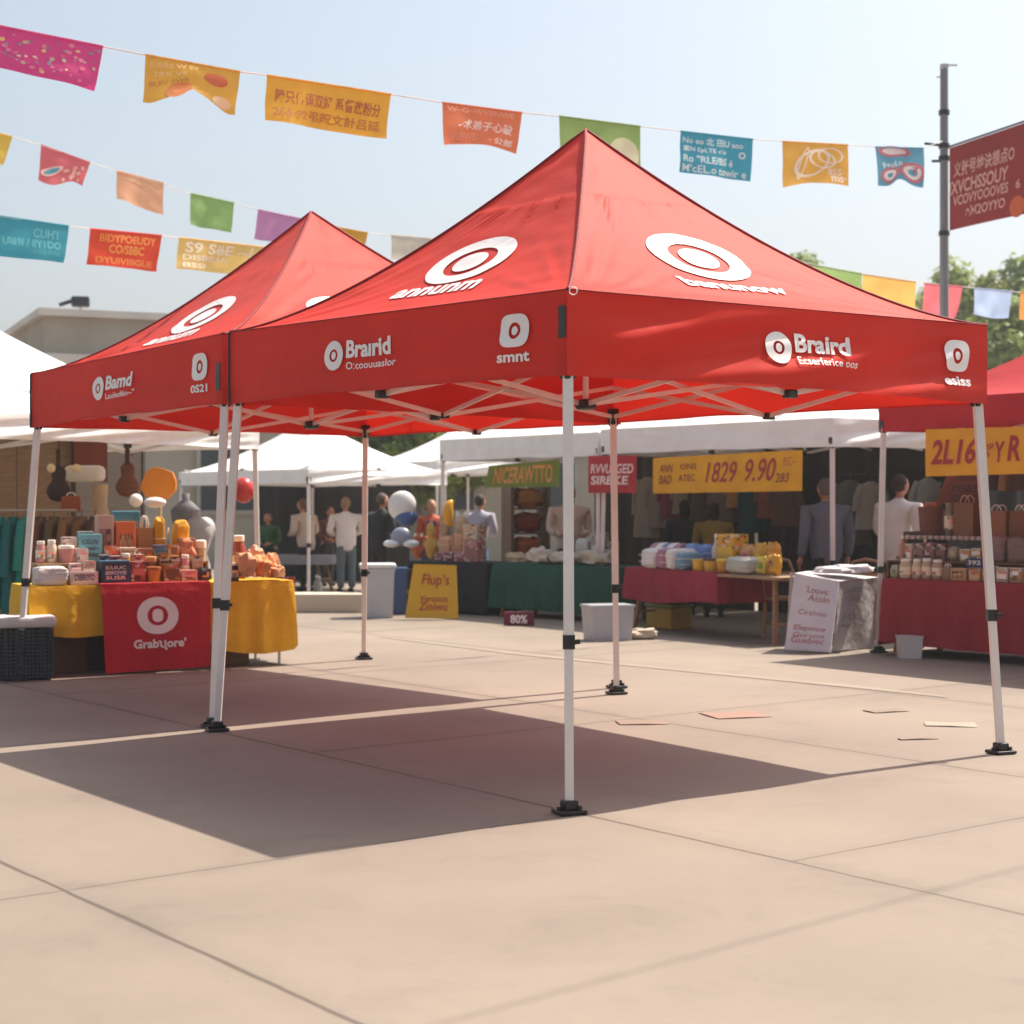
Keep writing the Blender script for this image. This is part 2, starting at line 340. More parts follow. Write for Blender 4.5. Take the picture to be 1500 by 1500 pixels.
# ---------- pop-up tents ----------
WHITE_METAL = mat('#e4dcd8', 'metal'); BLACKP = mat('#15161a', 'plastic'); PRINT = mat('#ece6e4', 'print'); 
def tent(name, label, feet, top, zt, zb, peak, red, res=36, wr=1.0, group=None, collars=.86, skipleg=(), truss=True, piping=None, cat='canopy tent', expo=1.45, amp=1.0, seed=0, strap=False, crown=True):
    """corners run: front, right, back, left (plan points); sides are 0 front-right, 1 right-back, 2 back-left, 3 left-front"""
    root = empty(name, (feet[0].x, feet[0].y, 0), label=label, cat=cat, group=group)
    pk = Vector(peak)
    def roof(side, s, t, off=0, raw=False):
        i, j = side, (side+1) % 4
        A, B = top[i], top[j]
        e = lerp(A, B, s); q = lerp(e, pk, t)
        ze = lerp(zt[i], zt[j], s)
        z = ze+(pk.z-ze)*(t**expo)
        z -= .05*math.sin(math.pi*s)*math.sin(math.pi*min(1, t*1.1))*(1-t)
        # gathered folds fanning out of each eave corner and small creases under the crown seam
        L_ = (B-A).length
        d = 0
        for cx, sg in ((0, 1), (1, -1)):
            du = abs(s-cx)*L_*(1-t)*1.0; dv = t*L_*.55
            r_ = math.hypot(du, dv)
            if r_ > 1e-4:
                a = math.atan2(dv, du)
                d += .012*amp*math.exp(-((r_-.45)/.5)**2)*math.sin(a*22+3*noise.noise(Vector((r_*1.5, cx*5+side*3+seed, 0))))*noise.noise(Vector((a*2, cx*7+side, seed)))*2.4*(min(1, a*3))
        d += .006*amp*noise.noise(Vector((s*L_*.9+side*9+seed, t*L_*4, 1)))
        if crown:
            ct = t-.70
            d += .006*math.exp(-(ct/.006)**2)+(-.008 if ct > 0 else 0)
            if -.22 < ct < 0: d += .013*amp*math.sin(s*L_*(1-t)*85+seed+4*noise.noise(Vector((s*14, side, 9))))*(1+ct/.22)*(noise.noise(Vector((s*9, side, 4)))+.3)
        ed = min(s, 1-s)*L_*(1-t); d *= min(1, ed/.12) if t < .97 else 0
        d *= min(1, t*12)
        n = (B-A).cross(pk-e).normalized() if False else Vector((0, 0, 1))
        nn = ((B-A).normalized().cross((Vector((pk.x, pk.y, pk.z))-Vector((e.x, e.y, ze))).normalized()))
        nn = nn.normalized()
        if nn.z < 0: nn = -nn
        return Vector((q.x, q.y, z))+nn*(d+off)
    def val(side, s, v, off=0):
        i, j = side, (side+1) % 4
        A, B = top[i], top[j]; L_ = (B-A).length
        q = lerp(A, B, s); a = lerp(zt[i], zt[j], s); b_ = lerp(zb[i], zb[j], s)
        out = Vector((B.y-A.y, -(B.x-A.x), 0)).normalized()
        e = math.sin(math.pi*s)
        x = s*L_
        slope = {0: .9, 3: -.35}.get(side, .5)
        d = wr*(.024*noise.noise(Vector((x*.5+seed+side*7, v*1.7+x*slope, 3)))*e**.4+.014*noise.noise(Vector((x*1.1+side*3, v*4+x*slope*1.6+seed, 8)))*min(1, e*2.5))
        d *= 3.0 if side == 0 else .9
        d += wr*.003*noise.noise(Vector((x*2.2+side*4+seed, v*5+x*slope*2.5, 15)))*min(1, e*3)+wr*.003*math.exp(-min(x, L_-x)/.07)*math.sin(v*26+x*9+seed)*min(1, e*8)
        d += .02*v*math.sin(math.pi*s)
        hem = .018*wr*noise.noise(Vector((x*1.3+seed, side*5, 2)))*e*v + .012*math.sin(math.pi*s)*v
        return Vector((q.x, q.y, a+(b_-a)*v+hem))+out*(d*min(1, .25+v*2)+off)
    cm = red
    mb = MB()
    for sd in range(4): mb.grid(lambda u, v: roof(sd, u, v), res, res)
    # weld hip lines
    o = mb.build('roof_canopy', cm, root, smooth=True)
    for sd in range(4):
        MB().grid(lambda u, v: val(sd, u, 1-v), res*2, max(8, res//2)).build('valance', cm, root, smooth=True)
    if piping:
        pb = MB()
        for c in range(4):
            pb.tube([roof(c, 0, t/24, .004) if t < 24 else pk for t in range(25)], .010, 6)
        for sd in range(4): pb.tube([roof(sd, s/16, 0, .003) for s in range(17)], .004, 5)
        pb.build('piping', piping, root, smooth=True)
        for sd in range(4):
            hb = MB(); hb.grid(lambda u, v: val(sd, u, .965+.035*(1-v), .004), res*2, 1).build('hem_band', cm, root, smooth=True)
    # legs
    for i in range(4):
        if i in skipleg: continue
        f, t_ = feet[i], Vector((top[i].x, top[i].y, 0))
        inn = (Vector((pk.x, pk.y, 0))-t_).normalized()*(.060 if truss == 'big' else .05)
        a = Vector((f.x, f.y, .02)); b = Vector((t_.x, t_.y, zb[i]+.06))+inn
        m = a+(b-a)*((collars-.02)/(b.z))
        l = MB(); l.bar(m, b, .052, .052); l.bar(a, m, .044, .044).build('leg', WHITE_METAL, root)
        c = MB(); c.bar(m-Vector((0, 0, .035)), m+Vector((0, 0, .035)), .060, .060); c.bar(m+Vector((.02, -.035, 0)), m+Vector((.055, -.035, .004)), .022, .022)
        c.build('collar', BLACKP, root)
        ft = MB(); ft.box((f.x, f.y, .013), (.145, .13, .02), .4, .006); ft.box((f.x, f.y, .045), (.075, .075, .05), .4, .01); ft.tube([(f.x+.05, f.y-.02, .022), (f.x+.05, f.y-.02, .045)], .014); ft.tube([(f.x-.05, f.y-.02, .022), (f.x-.05, f.y-.02, .04)], .014)
        ft.build('foot_plate', BLACKP, root, smooth=False)
        br = MB(); br.box((b.x, b.y, b.z+.01), (.070, .070, .09), .6, .012)
        br.box((b.x, b.y, b.z-.055), (.062, .062, .04), .6, .008)
        br.build('corner_bracket', BLACKP, root)
    if truss:
        inset = .07
        cs = [lerp(Vector((top[i].x, top[i].y, 0)), Vector((pk.x, pk.y, 0)), inset/1.8) for i in range(4)]
        hub = Vector((pk.x, pk.y, 0)); zl = [z+.05 for z in zb]; zh = [z+.28 for z in zb]
        JT = []
        mids = []
        for sd in range(4):
            A, B = cs[sd], cs[(sd+1) % 4]; i, j = sd, (sd+1) % 4
            M_ = lerp(A, B, .5); ml, mh = (zl[i]+zl[j])/2-.06, (zh[i]+zh[j])/2-.02; mids.append((M_, ml, mh))
            fr = MB()
            for q, zl_, zh_ in ((A, zl[i], zh[i]), (B, zl[j], zh[j])):
                o_ = Vector((0, 0, 0)); n_ = (B-A).cross(Vector((0, 0, 1))).normalized()*.014
                fr.bar(V(q.x, q.y, zl_)+n_, V(M_.x, M_.y, mh)+n_, .014, .030); fr.bar(V(q.x, q.y, zh_)-n_, V(M_.x, M_.y, ml)-n_, .014, .030)
            fr.build('scissor_bar', WHITE_METAL, root)
            JT.append(((M_.x, M_.y, ml), (.075, .06, .05), .6, .01)); JT.append(((M_.x, M_.y, mh), (.07, .06, .045), .6, .01))
        cl = MB(); hz = sum(zb)/4
        for M_, ml, mh in mids:
            q = lerp(M_, hub, .5); n_ = (hub-M_).cross(Vector((0, 0, 1))).normalized()*.014
            cl.bar(V(M_.x, M_.y, ml)+n_, V(hub.x, hub.y, hz+.34)+n_, .014, .03); cl.bar(V(M_.x, M_.y, mh)-n_, V(hub.x, hub.y, hz-.0)-n_, .014, .03)
        cl.build('centre_bar', WHITE_METAL, root)
        JT.append(((hub.x, hub.y, hz), (.11, .11, .07), .6, .02)); JT.append(((hub.x, hub.y, hz+.34), (.10, .10, .05), .6, .02))
        for q in JT: MB().box(*q).build('joint_block', BLACKP, root)
        MB().tube([(hub.x, hub.y, hz), (hub.x, hub.y, pk.z-.06)], .02).build('centre_pole', WHITE_METAL, root)
    return root, roof, val

RED = mat('#d42c1a', 'nylon', 'red_nylon'); DKRED = mat('#7d1016', 'cloth')
CANVAS = mat('#efedea', 'canvas', 'white_canvas')
def toppt(px, py_t, py_b, foot):
    p = P(px, py_t, foot.y); return V(p.x, p.y), p.z, P(px, py_b, foot.y).z
# main tent: foot pixel, then x, top row and bottom row of its valance corner
F, Rr, B_, L_ = G(834, 1192), G(1466, 1104), G(903, 1017), G(318, 1071)
tp = [toppt(831, 424, 550, F), toppt(1446, 477, 592, Rr), toppt(899, 515, 620, B_), toppt(337, 487, 592, L_)]
pkD = (F.y+Rr.y+B_.y+L_.y)/4
pk1 = P(858, 190, pkD)
t1, roof1, val1 = tent('canopy_tent', 'large red pop-up tent in front with a tall pointed roof and the Braird lettering', [F, Rr, B_, L_], [q[0] for q in tp], [q[1] for q in tp], [q[2] for q in tp], pk1, RED, res=72, piping=DKRED, seed=1, truss='big')
# second tent behind to the left, a hand's breadth of light between the two
F2, L2, B2 = G(304, 1066), G(27, 997), G(533, 966)
F2 = F2+V(.03, .03); R2 = V(B_.x+.030, B_.y+.45)
tp2 = [toppt(326, 489, 592, F2), toppt(909, 520, 622, R2), toppt(537, 545, 640, B2), toppt(46, 548, 627, L2)]
pk2 = P(456, 310, (F2.y+L2.y+B2.y+R2.y)/4)
t2, roof2, val2 = tent('canopy_tent', 'red pop-up tent standing behind and left of the front one, its roof partly hidden', [F2, R2, B2, L2], [q[0] for q in tp2], [q[1] for q in tp2], [q[2] for q in tp2], pk2, RED, res=48, piping=DKRED, seed=5, truss='big')
# prints on roof and valances of both tents
def roof_logo(root, roof, side, cs, ct, flip, word):
    """cs along the eave at that height, ct up the slope; everything real cloth print 5 mm off the roof"""
    def fn(x, y, off):          # x along the eave (m), y up the slope
        t = ct+y; s = .5+(cs-.5+x)/(1-t)
        return roof(side, s, t, off)
    mb = MB()
    r = .112
    put_ring(mb, fn, 0, 0, r, .118, r*.60, .118*.60, off=.008, sq=2.0)
    put_ring(mb, fn, 0, 0, r*.40, .118*.40, 0, 0, off=.008, sq=2.0)
    mb.build('ring_emblem', PRINT, root); mb = MB()
    g2 = lambda u, v, off: fn(-.125+.25*u, -.130-.062*v, off)
    put_text(mb, g2, word, 0, 0, 1, 1, bold=.03, off=.008)
    mb.build('roof_lettering', PRINT, root)
roof_logo(t1, roof1, 3, .50, .435, 1, 'annunm')
roof_logo(t1, roof1, 0, .50, .435, 1, 'banunow')
roof_logo(t2, roof2, 3, .50, .43, 1, 'annum')
roof_logo(t2, roof2, 0, .41, .37, 1, 'banuno')
def val_logo(root, val, side, s0, word, sub, s1, word2, sc=1.0):
    mb = MB(); fn = lambda u, v, off: val(side, u, v, off)
    h = .42; W = .052*sc
    put_ring(mb, fn, s0, .50, .030*sc, .20, .013*sc, .085, off=.013, sq=2)
    put_ring(mb, fn, s0, .50, .007*sc, .055, 0, 0, off=.013, sq=2)
    mb.build('ring_emblem', PRINT, root); mb = MB()
    put_text(mb, fn, word, s0+.040*sc, .31, s0+.175*sc, .55, bold=.035, off=.012)
    put_text(mb, fn, sub, s0+.040*sc, .60, s0+.192*sc, .70, bold=.012, off=.012)
    mb.build('brand_lettering', PRINT, root); mb = MB()
    put_ring(mb, fn, s1, .42, .033*sc, .20, .0135*sc, .10, off=.013, sq=3.4)
    put_ring(mb, fn, s1, .42, .007*sc, .055, 0, 0, off=.013, sq=2)
    put_text(mb, fn, word2, s1-.038*sc, .68, s1+.036*sc, .80, bold=.03, off=.012)
    mb.build('corner_emblem', PRINT, root)
val_logo(t1, val1, 3, .385, 'Bra\u0131rid', 'O\u02d0coouuaslor', .885, 'smnt')
val_logo(t1, val1, 0, .445, 'Braird', 'Ecserferice oos', .910, 'esiss')
val_logo(t2, val2, 3, .42, 'Bamd', "Lauled6n~''", .905, '0S21')
# black hook-and-loop straps beside the front corners
for root, val, (s0, s1, v0, v1) in ((t1, val1, (.983, .998, .18, .56)), (t2, val2, (.975, .992, .40, .80))):
    MB().grid(lambda u, v: val(3, lerp(s0, s1, u), lerp(v1, v0, v), .009), 2, 6).build('fastening_strap', BLACKP, root)
zp = MB(); zp.tube([val1(3, .002, k/14, .012) for k in range(15)], .008, 5); zp.tube([val2(3, .002, k/14, .012) for k in range(15)], .009, 5); 
zp.build('corner_seam', BLACKP, t1)
kn = MB(); kn.tube([val1(0, .004, 0, .03)+V(0, 0, -.01+.02*math.sin(a))+V(.02*math.cos(a), -.01, 0) for a in [x*.7 for x in range(10)]], .003, 5); kn.build('tie_cord', PRINT, t1)

# ---------- white market tents and the red one of the stall row ----------
A_ = V(-.60, .80); BB = V(.80, .60)
def square(c, da, la, db, lb): return [c, c+db*lb, c+db*lb+da*la, c+da*la]
def stall_tent(label, c, da, la, db, lb, zt, zb, zp, m=CANVAS, name='market_tent', group='white market tents', **k):
    """front corner c; the sides run along db to the right and da to the left"""
    q = square(c, da, la, db, lb); ctr = sum(q, V(0, 0))/4
    return tent(name, label, q, q, [zt]*4, [zb]*4, (ctr.x, ctr.y, zp), m, res=24, group=group, wr=1.2, crown=False, **k)
C1 = V(470/FPX*19, 19); a1 = (A_+V(-.02, 0)).normalized()
s1, rf_1, vl_1 = stall_tent('white stall tent in the middle row, above the yellow 1829 banner', C1, a1, 4.0, BB, 3.4, 2.50, 2.17, 3.75, expo=1.15)
C2 = C1+a1*4.06
s2, rf_2, vl_2 = stall_tent('white stall tent above the green banner and the green clothed table', C2, a1, 3.6, BB, 3.4, 2.47, 2.15, 3.75, expo=1.15)
RD = V(.60, -.80).normalized(); CR = V(537/FPX*17.3, 17.3)
CR0 = CR+RD*4
s3, rf_3, vl_3 = stall_tent('red stall tent at the right edge above the yellow 2L16 banner', CR0, -RD, 4.0, V(.80, .60), 3.2, 2.58, 2.27, 3.62, m=mat('#c42a33', 'nylon'), name='stall_tent', group=None)
w0 = V(-4.95, 15.75); w1 = V(-2.85, 19.0)
wa = (w1-w0).normalized(); wb = V(-wa.y, wa.x)
q = [w1, w1+wb*3.6, w0+wb*3.6, w0]
s4, rf_4, vl_4 = tent('market_tent', 'white tent at the left edge over the clothes rail', [w0, w1, w1+wb*3.9, w0+wb*3.9], [w0, w1, w1+wb*3.9, w0+wb*3.9], [2.40]*4, [2.14]*4, (-5.9, 18.9, 3.55), CANVAS, res=24, group='white market tents', crown=False)
f5 = P(452, 0, 27); r5 = P(655, 0, 29.5); l5 = P(262, 0, 30.5)
f5.z = r5.z = l5.z = 0; b5 = r5+l5-f5
s5, rf_5, vl_5 = tent('market_tent', 'low white tent farther back over the shoppers in the gap', [f5, r5, b5, l5], [f5, r5, b5, l5], [2.08]*4, [1.84]*4, ((f5.x+b5.x)/2+.0, (f5.y+b5.y)/2, 3.05), CANVAS, res=24, group='white market tents', crown=False)
c6 = V((640-750)/FPX*33, 33)
s6, _, _ = stall_tent('small white tent roof peeping out behind the two middle tents', c6, A_, 2.6, BB, 2.6, 2.35, 2.1, 3.05)

# ---------- buildings ----------
def building(label, x0, x1, y0, y1, h, hx, name='concrete_building', windows=True):
    root = empty(name, ((x0+x1)/2, y0, 0), label=label, cat='building')
    wl = mat(hx, 'concrete'); MB().box(((x0+x1)/2, (y0+y1)/2, h/2), (x1-x0, y1-y0, h)).build('wall', wl, root)
    tr = mat('#d2ccc2', 'concrete')
    MB().box(((x0+x1)/2, (y0+y1)/2, h*.80), (x1-x0+.5, y1-y0+.5, h*.10)).build('cornice_band', tr, root)
    MB().box(((x0+x1)/2, (y0+y1)/2, h+.08), (x1-x0+.3, y1-y0+.3, .16)).build('roof_edge', tr, root)
    gl = mat('#3a4248', 'gloss')
    if windows:
        n = int((x1-x0)/2.6)
        for i in range(n):
            x = x0+(i+.5)*(x1-x0)/n
            w_ = MB().box((x, y0-.03, 2.1), (1.5, .12, 1.7)).build('window', mat('#a9a297', 'matte'), root)
            MB().box((x, y0-.08, 2.1), (1.3, .06, 1.5)).build('pane', gl, w_, world=False)
    return root
b1 = building('pale concrete building with a light band, behind the left tents', 0, 14, 0, 6, 5.75, '#a59c8c')
# turned so its long front faces the square
for o in (b1,): pass
p0 = P(65, 735, 38); 
b1.location = (p0.x, p0.y, 0); b1.rotation_euler = (0, 0, R(24))
for c in b1.children:
    c.matrix_parent_inverse = Matrix.Identity(4)
b2 = empty('floodlight', P(118, 458, 40), label='small dark floodlight on the roof edge of the concrete building', cat='floodlight')
fl = MB(); fl.box((0, 0, .25), (.42, .3, .26), .2, .04); fl.build('lamp_housing', BLACKP, b2, world=False)
MB().tube([(-.5, 0, .18), (-.15, 0, .30)], .05).build('arm', BLACKP, b2, world=False)
MB().tube([(0, 0, -.6), (0, 0, .2)], .04).build('mount', mat('#b9b9b9', 'metal'), b2, world=False)
b3 = building('low beige building seen between the tents at the back', -11.0, 10.5, 44, 50, 4.6, '#a8977f', name='beige_building')

# ---------- hill and trees ----------
def hillz(u, v):
    x = -10+90*u; y = 58+70*v
    return (x, y, -0.3+9.5*math.sin(math.pi*min(1, v*1.1)*.5)*max(0, min(1, (x-4)/22))+.8*noise.noise(Vector((x*.1, y*.1, 0))))
MB().grid(hillz, 40, 24).build('hill', mat('#4d5a32', 'leaf'), smooth=True, kind='structure')
def leaf_mesh(seed, rx, rz, zc, n=9000, sz=.2):
    rnd = random.Random(seed); vs = []; fs = []
    clumps = []
    for i in range(46):
        while True:
            d = Vector((rnd.uniform(-1, 1), rnd.uniform(-1, 1), rnd.uniform(-1, 1)))
            if .25 < d.length < 1: break
        clumps.append((Vector((d.x*rx*.85, d.y*rx*.85, zc+d.z*rz*.85)), rnd.uniform(.5, 1.05)*rx*.30))
    for i in range(n):
        c, r_ = rnd.choice(clumps)
        d = Vector((rnd.gauss(0, 1), rnd.gauss(0, 1), rnd.gauss(0, .8))).normalized()*r_*rnd.uniform(.55, 1.05)
        p = c+d; nrm = (d.normalized()+Vector((rnd.uniform(-.8, .8), rnd.uniform(-.8, .8), rnd.uniform(-.3, .9)))).normalized()
        a = nrm.orthogonal().normalized(); a.rotate(Matrix.Rotation(rnd.uniform(0, 6.28), 3, nrm)); b = nrm.cross(a)
        s_ = sz*rnd.uniform(.6, 1.3); k = len(vs)
        vs += [p-a*s_, p+b*s_*.45, p+a*s_, p-b*s_*.45]; fs.append((k, k+1, k+2, k+3))
    mb = MB(); mb.v = vs; mb.f = fs; mb.m = [0]*len(fs); return mb
BARK = mat('#4b3d31', 'wood')
protos = []
for k, (rx, rz, zc, hx) in enumerate(((3.4, 3.0, 5.6, '#98a45c'), (3.0, 3.6, 6.0, '#8b9a58'), (3.8, 2.6, 5.0, '#a5ad66'))):
    protos.append((leaf_mesh(k+3, rx, rz, zc, n=11000, sz=.20), mat(hx, 'leaf'), rx, zc))
tm = {}
def tree(x, y, k, s, rz, label, z=0, group='trees beyond the stalls'):
    root = empty('broadleaf_tree', (x, y, z), rz, label=label, cat='tree', group=group); root.scale = (s, s, s)
    lm, m, rx, zc = protos[k]
    if k not in tm:
        c = lm.build('crown', m, root, world=False)
        t = MB(); t.tube([(0, 0, -.5), (.05, 0, 1.5), (-.05, .1, 3), (0, 0, zc)], [.28, .2, .16, .07], 8)
        rn = random.Random(k)
        for i in range(7):
            a = i*.9+k; zz = 2.2+i*.35
            t.tube([(0, 0, zz), (math.cos(a)*rx*.35, math.sin(a)*rx*.35, zz+.9), (math.cos(a)*rx*.75, math.sin(a)*rx*.75, zz+1.7)], [.10, .06, .025], 6)
        tr = t.build('trunk', BARK, root, world=False, smooth=True); tm[k] = (c, tr)
    else:
        for src in tm[k]:
            o = src.copy(); COL.objects.link(o); o.parent = root
def X(px, D): return (px-750)/FPX*D
for px, D, k, s, z, lb in ((1172, 62, 1, .90, 2.2, 'small dark tree top just clearing the slope of the front tent roof'),
                           (1238, 58, 0, .80, 2.6, 'low green tree behind the green and orange pennants'),
                           (1330, 60, 2, .84, 2.4, 'low olive tree left of the grey pole behind the pennants'),
                           (1428, 54, 0, .87, 1.9, 'tall olive tree directly right of the grey pole, highest crown'),
                           (1520, 56, 1, .88, 1.6, 'tall green tree at the right edge under the red sign'),
                           (1375, 47, 2, .78, .4, 'dark bushy tree low behind the grey pole'),
                           (1470, 45, 1, .72, .3, 'dark tree behind the pale blue pennant'),
                           (1290, 48, 0, .66, .2, 'dark bushy tree behind the right slope of the front tent'),
                           (1560, 46, 0, .85, .3, 'dark tree behind the roof of the red stall tent'),
                           (1215, 50, 2, .6, .2, 'low tree hidden for most part by the front tent'),
                           (560, 41, 1, .50, 0, 'dark green tree seen through the gap under the red roofs, left of the two'),
                           (655, 41, 0, .55, 0, 'dark green tree seen through the gap under the red roofs, right of the two')):
    tree(X(px, D), D, k, s, px, lb, z)
# ---------- strings of flags ----------
def flagstring(label, pts, D0, D1, px0, px1):
    """pts: pixels the string passes; its plan line runs from distance D0 at px0 to D1 at px1"""
    a, b = V(X(px0, D0), D0), V(X(px1, D1), D1); d = b-a
    def at(px, py):
        q = online(px, a, d); return P(px, py, q.y)
    mb = MB(); cc = []
    for i in range(len(pts)-1):
        for k in range(4):
            t = k/4; cc.append(at(lerp(pts[i][0], pts[i+1][0], t), lerp(pts[i][1], pts[i+1][1], t)))
    cc.append(at(*pts[-1]))
    mb.tube(cc, .006, 5)
    mb.build('bunting_string', mat('#e9e4da', 'matte'), label=label, cat='string', smooth=True)
    return at
def flag(at, x0, y0, x1, y1, bl, br, hx, label, texts=(), shapes=(), seed=0, bottom=None, grp='pennants strung over the square', kind='thin', wave=.02):
    """top corners, bottom left and bottom right pixels; bottom(u) lifts the hem as a fraction of the drop"""
    TL, TR, BL, BR = at(x0, y0), at(x1, y1), at(*bl), at(*br)
    BL = P(bl[0], bl[1], TL.y-.02); BR = P(br[0], br[1], TR.y-.02)
    nn = (TR-TL).cross(Vector((0, 0, 1))).normalized()
    def fn(u, v, off=0):
        k = (bottom(u) if bottom else 1)
        p = lerp(lerp(TL, TR, u), lerp(BL, BR, u), v*k)
        w_ = wave*(math.sin(u*7+seed*1.7+v*1.5)*v+.6*math.sin(u*13+seed+v*3)*v+1.2*noise.noise(Vector((u*2.5, v*2, seed)))*v)
        return p+nn*(w_+off)
    mb = MB(); mb.grid(lambda u, v: fn(u, 1-v), 30, 16); 
    o = mb.build('pennant', mat(hx, kind), smooth=True, label=label, cat='pennant', group=grp)
    hem = MB(); hem.tube([fn(u/20, 0) for u in range(21)], .010, 5)
    hem.build('top_hem', mat(hx, 'cloth'), o)
    by = {}
    for (tx, u0, v0, u1, v1, col, sh) in texts:
        lm = MB(); put_text(lm, fn, tx, u0, v0, u1, v1, bold=.02, shear=sh, off=.007); lm.build('printed_lettering', mat(col, 'print'), o)
    for (cu, cv, ru, rv, iu, iv, col, rot) in shapes:
        by.setdefault(col, MB()); put_ring(by[col], fn, cu, cv, ru, rv, iu, iv, off=.005, n=18, rings=2, rot=rot)
    for c, m in by.items(): m.build('printed_pattern', mat(c, 'print'), o)
    return o
rn = random.Random(11)
a1_ = flagstring('longest white string, crossing from the upper left to the grey pole', [(-60, 25), (0, 38), (150, 68), (212, 80), (352, 105), (390, 110), (573, 138), (648, 150), (765, 165), (819, 170), (938, 185), (997, 192), (1102, 204), (1145, 207), (1242, 212), (1282, 215), (1352, 217), (1380, 207)], 13.0, 21.9, -50, 1383)
pinkshapes = [(rn.uniform(.2, .97), rn.uniform(.12, .9), q_, q_*rn.uniform(1.4, 2.6), 0, 0, rn.choice(['#e88aa8', '#e06a94', '#c9b6a8', '#8f7f92', '#f0d08a', '#e88aa8', '#9c94a4']), rn.uniform(-.2, .2)) for q_ in [rn.uniform(.008, .024) for _ in range(60)]]
flag(a1_, -40, 30, 151, 68, (-45, 88), (140, 133), '#dc4a8e', 'magenta pennant with scattered flower print, first on the longest string', shapes=pinkshapes, seed=1)
flag(a1_, 213, 80, 352, 105, (212, 149), (346, 168), '#e6b548', 'swallow-tailed mustard pennant with coral blotches', [('IUERS W SV', .05, .12, .55, .24, '#f0cf8a', 0), ('TBX VS', .08, .33, .42, .45, '#f0cf8a', 0), ('BUIV SWE', .05, .55, .45, .66, '#c98a2a', 0)],
     [(.74, .36, .13, .17, 0, 0, '#cf6a38', .2), (.35, .86, .14, .2, 0, 0, '#d27d35', 0), (.83, .85, .1, .16, 0, 0, '#f2dda8', .5)], seed=2, bottom=lambda u: 1-.42*max(0, 1-abs(u-.5)/.42))
flag(a1_, 391, 110, 573, 138, (388, 176), (564, 204), '#efb63a', 'long amber pennant with two rows of brown lettering', [('\u9675\u53ea\u4f1f\u8bed\u53cc\u597d \u7cfb\u7763\u9080\u7c89\u5206', .07, .26, .93, .56, '#b5602a', 0), ('255\u00b792\u5f14\u8d36\u6587\u8a08\u5415\u5ef6', .05, .64, .94, .88, '#bd7a2c', 0)], seed=3)
flag(a1_, 648, 150, 765, 165, (648, 213), (755, 226), '#ea8256', 'orange pennant with white lettering, left of the green one', [('W~G~WVBNWE', .05, .06, .9, .2, '#eda27e', 0), ('-\u00b7\u672f\u5f1f\u5b50\u5fc3\u7834', .18, .36, .9, .62, '#f6e3d8', .1), ('VUBWE', .08, .7, .45, .9, '#eda27e', 0), ('\u00b7 \u516c\u90e8', .6, .74, .92, .92, '#f6e3d8', .1)], seed=4, bottom=lambda u: 1-.13*math.sin(math.pi*u))
flag(a1_, 819, 170, 938, 185, (820, 232), (938, 248), '#98b866', 'green pennant half hidden behind the peak of the front tent', [], [(.78, .7, .2, .38, 0, 0, '#d3d2a8', 0)], seed=5)
flag(a1_, 997, 192, 1103, 204, (996, 252), (1099, 266), '#3fa6bf', 'turquoise pennant with four lines of white lettering', [('No eo \u5317 \u7530U aoo', .03, .1, .86, .28, '#d5ecee', 0), ('\u5bccN EpLTE c\u2019o', .04, .32, .62, .48, '#d5ecee', 0), ('Ro "RLE/BS \u00e9', .04, .54, .74, .72, '#d5ecee', 0), ('M\u2019cEL.o towir e', .03, .77, .93, .96, '#d5ecee', 0)], [(.86, .42, .05, .08, .025, .04, '#d5ecee', 0)], seed=6)
flag(a1_, 1146, 207, 1242, 212, (1146, 275), (1242, 273), '#ecb348', 'orange yellow pennant with a white looping line drawing', [('8S5\u00b7', .70, .62, .92, .78, '#f4e6cf', 0), ('ms\u00b7', .74, .8, .95, .95, '#f4e6cf', 0)], [(.45, .5, .24, .38, .20, .32, '#f4e6cf', .5), (.6, .4, .2, .24, .165, .2, '#f4e6cf', -.6), (.72, .3, .2, .2, .17, .17, '#f4e6cf', .2), (.3, .5, .05, .4, .03, .36, '#f4e6cf', .2)], seed=7, bottom=lambda u: 1-.1*math.sin(math.pi*u))
flag(a1_, 1282, 215, 1353, 217, (1286, 272), (1353, 275), '#5fa2bc', 'blue pennant with red and white rounded patches, nearest the grey pole', [('9+cLo', .12, .4, .55, .56, '#dcebee', 0), ('7', .72, .5, .86, .7, '#b8404e', .2)], [(.38, .12, .34, .15, .27, .10, '#d2606a', .1), (.38, .12, .25, .09, 0, 0, '#e9d9d6', .1), (.28, .74, .2, .2, .15, .15, '#d2606a', 0), (.28, .74, .13, .13, .06, .06, '#e9d9d6', 0), (.74, .66, .25, .27, .19, .21, '#d2606a', .6), (.74, .66, .17, .19, .09, .1, '#e9d9d6', .6)], seed=8, bottom=lambda u: 1-.2*math.exp(-((u-.5)/.16)**2))

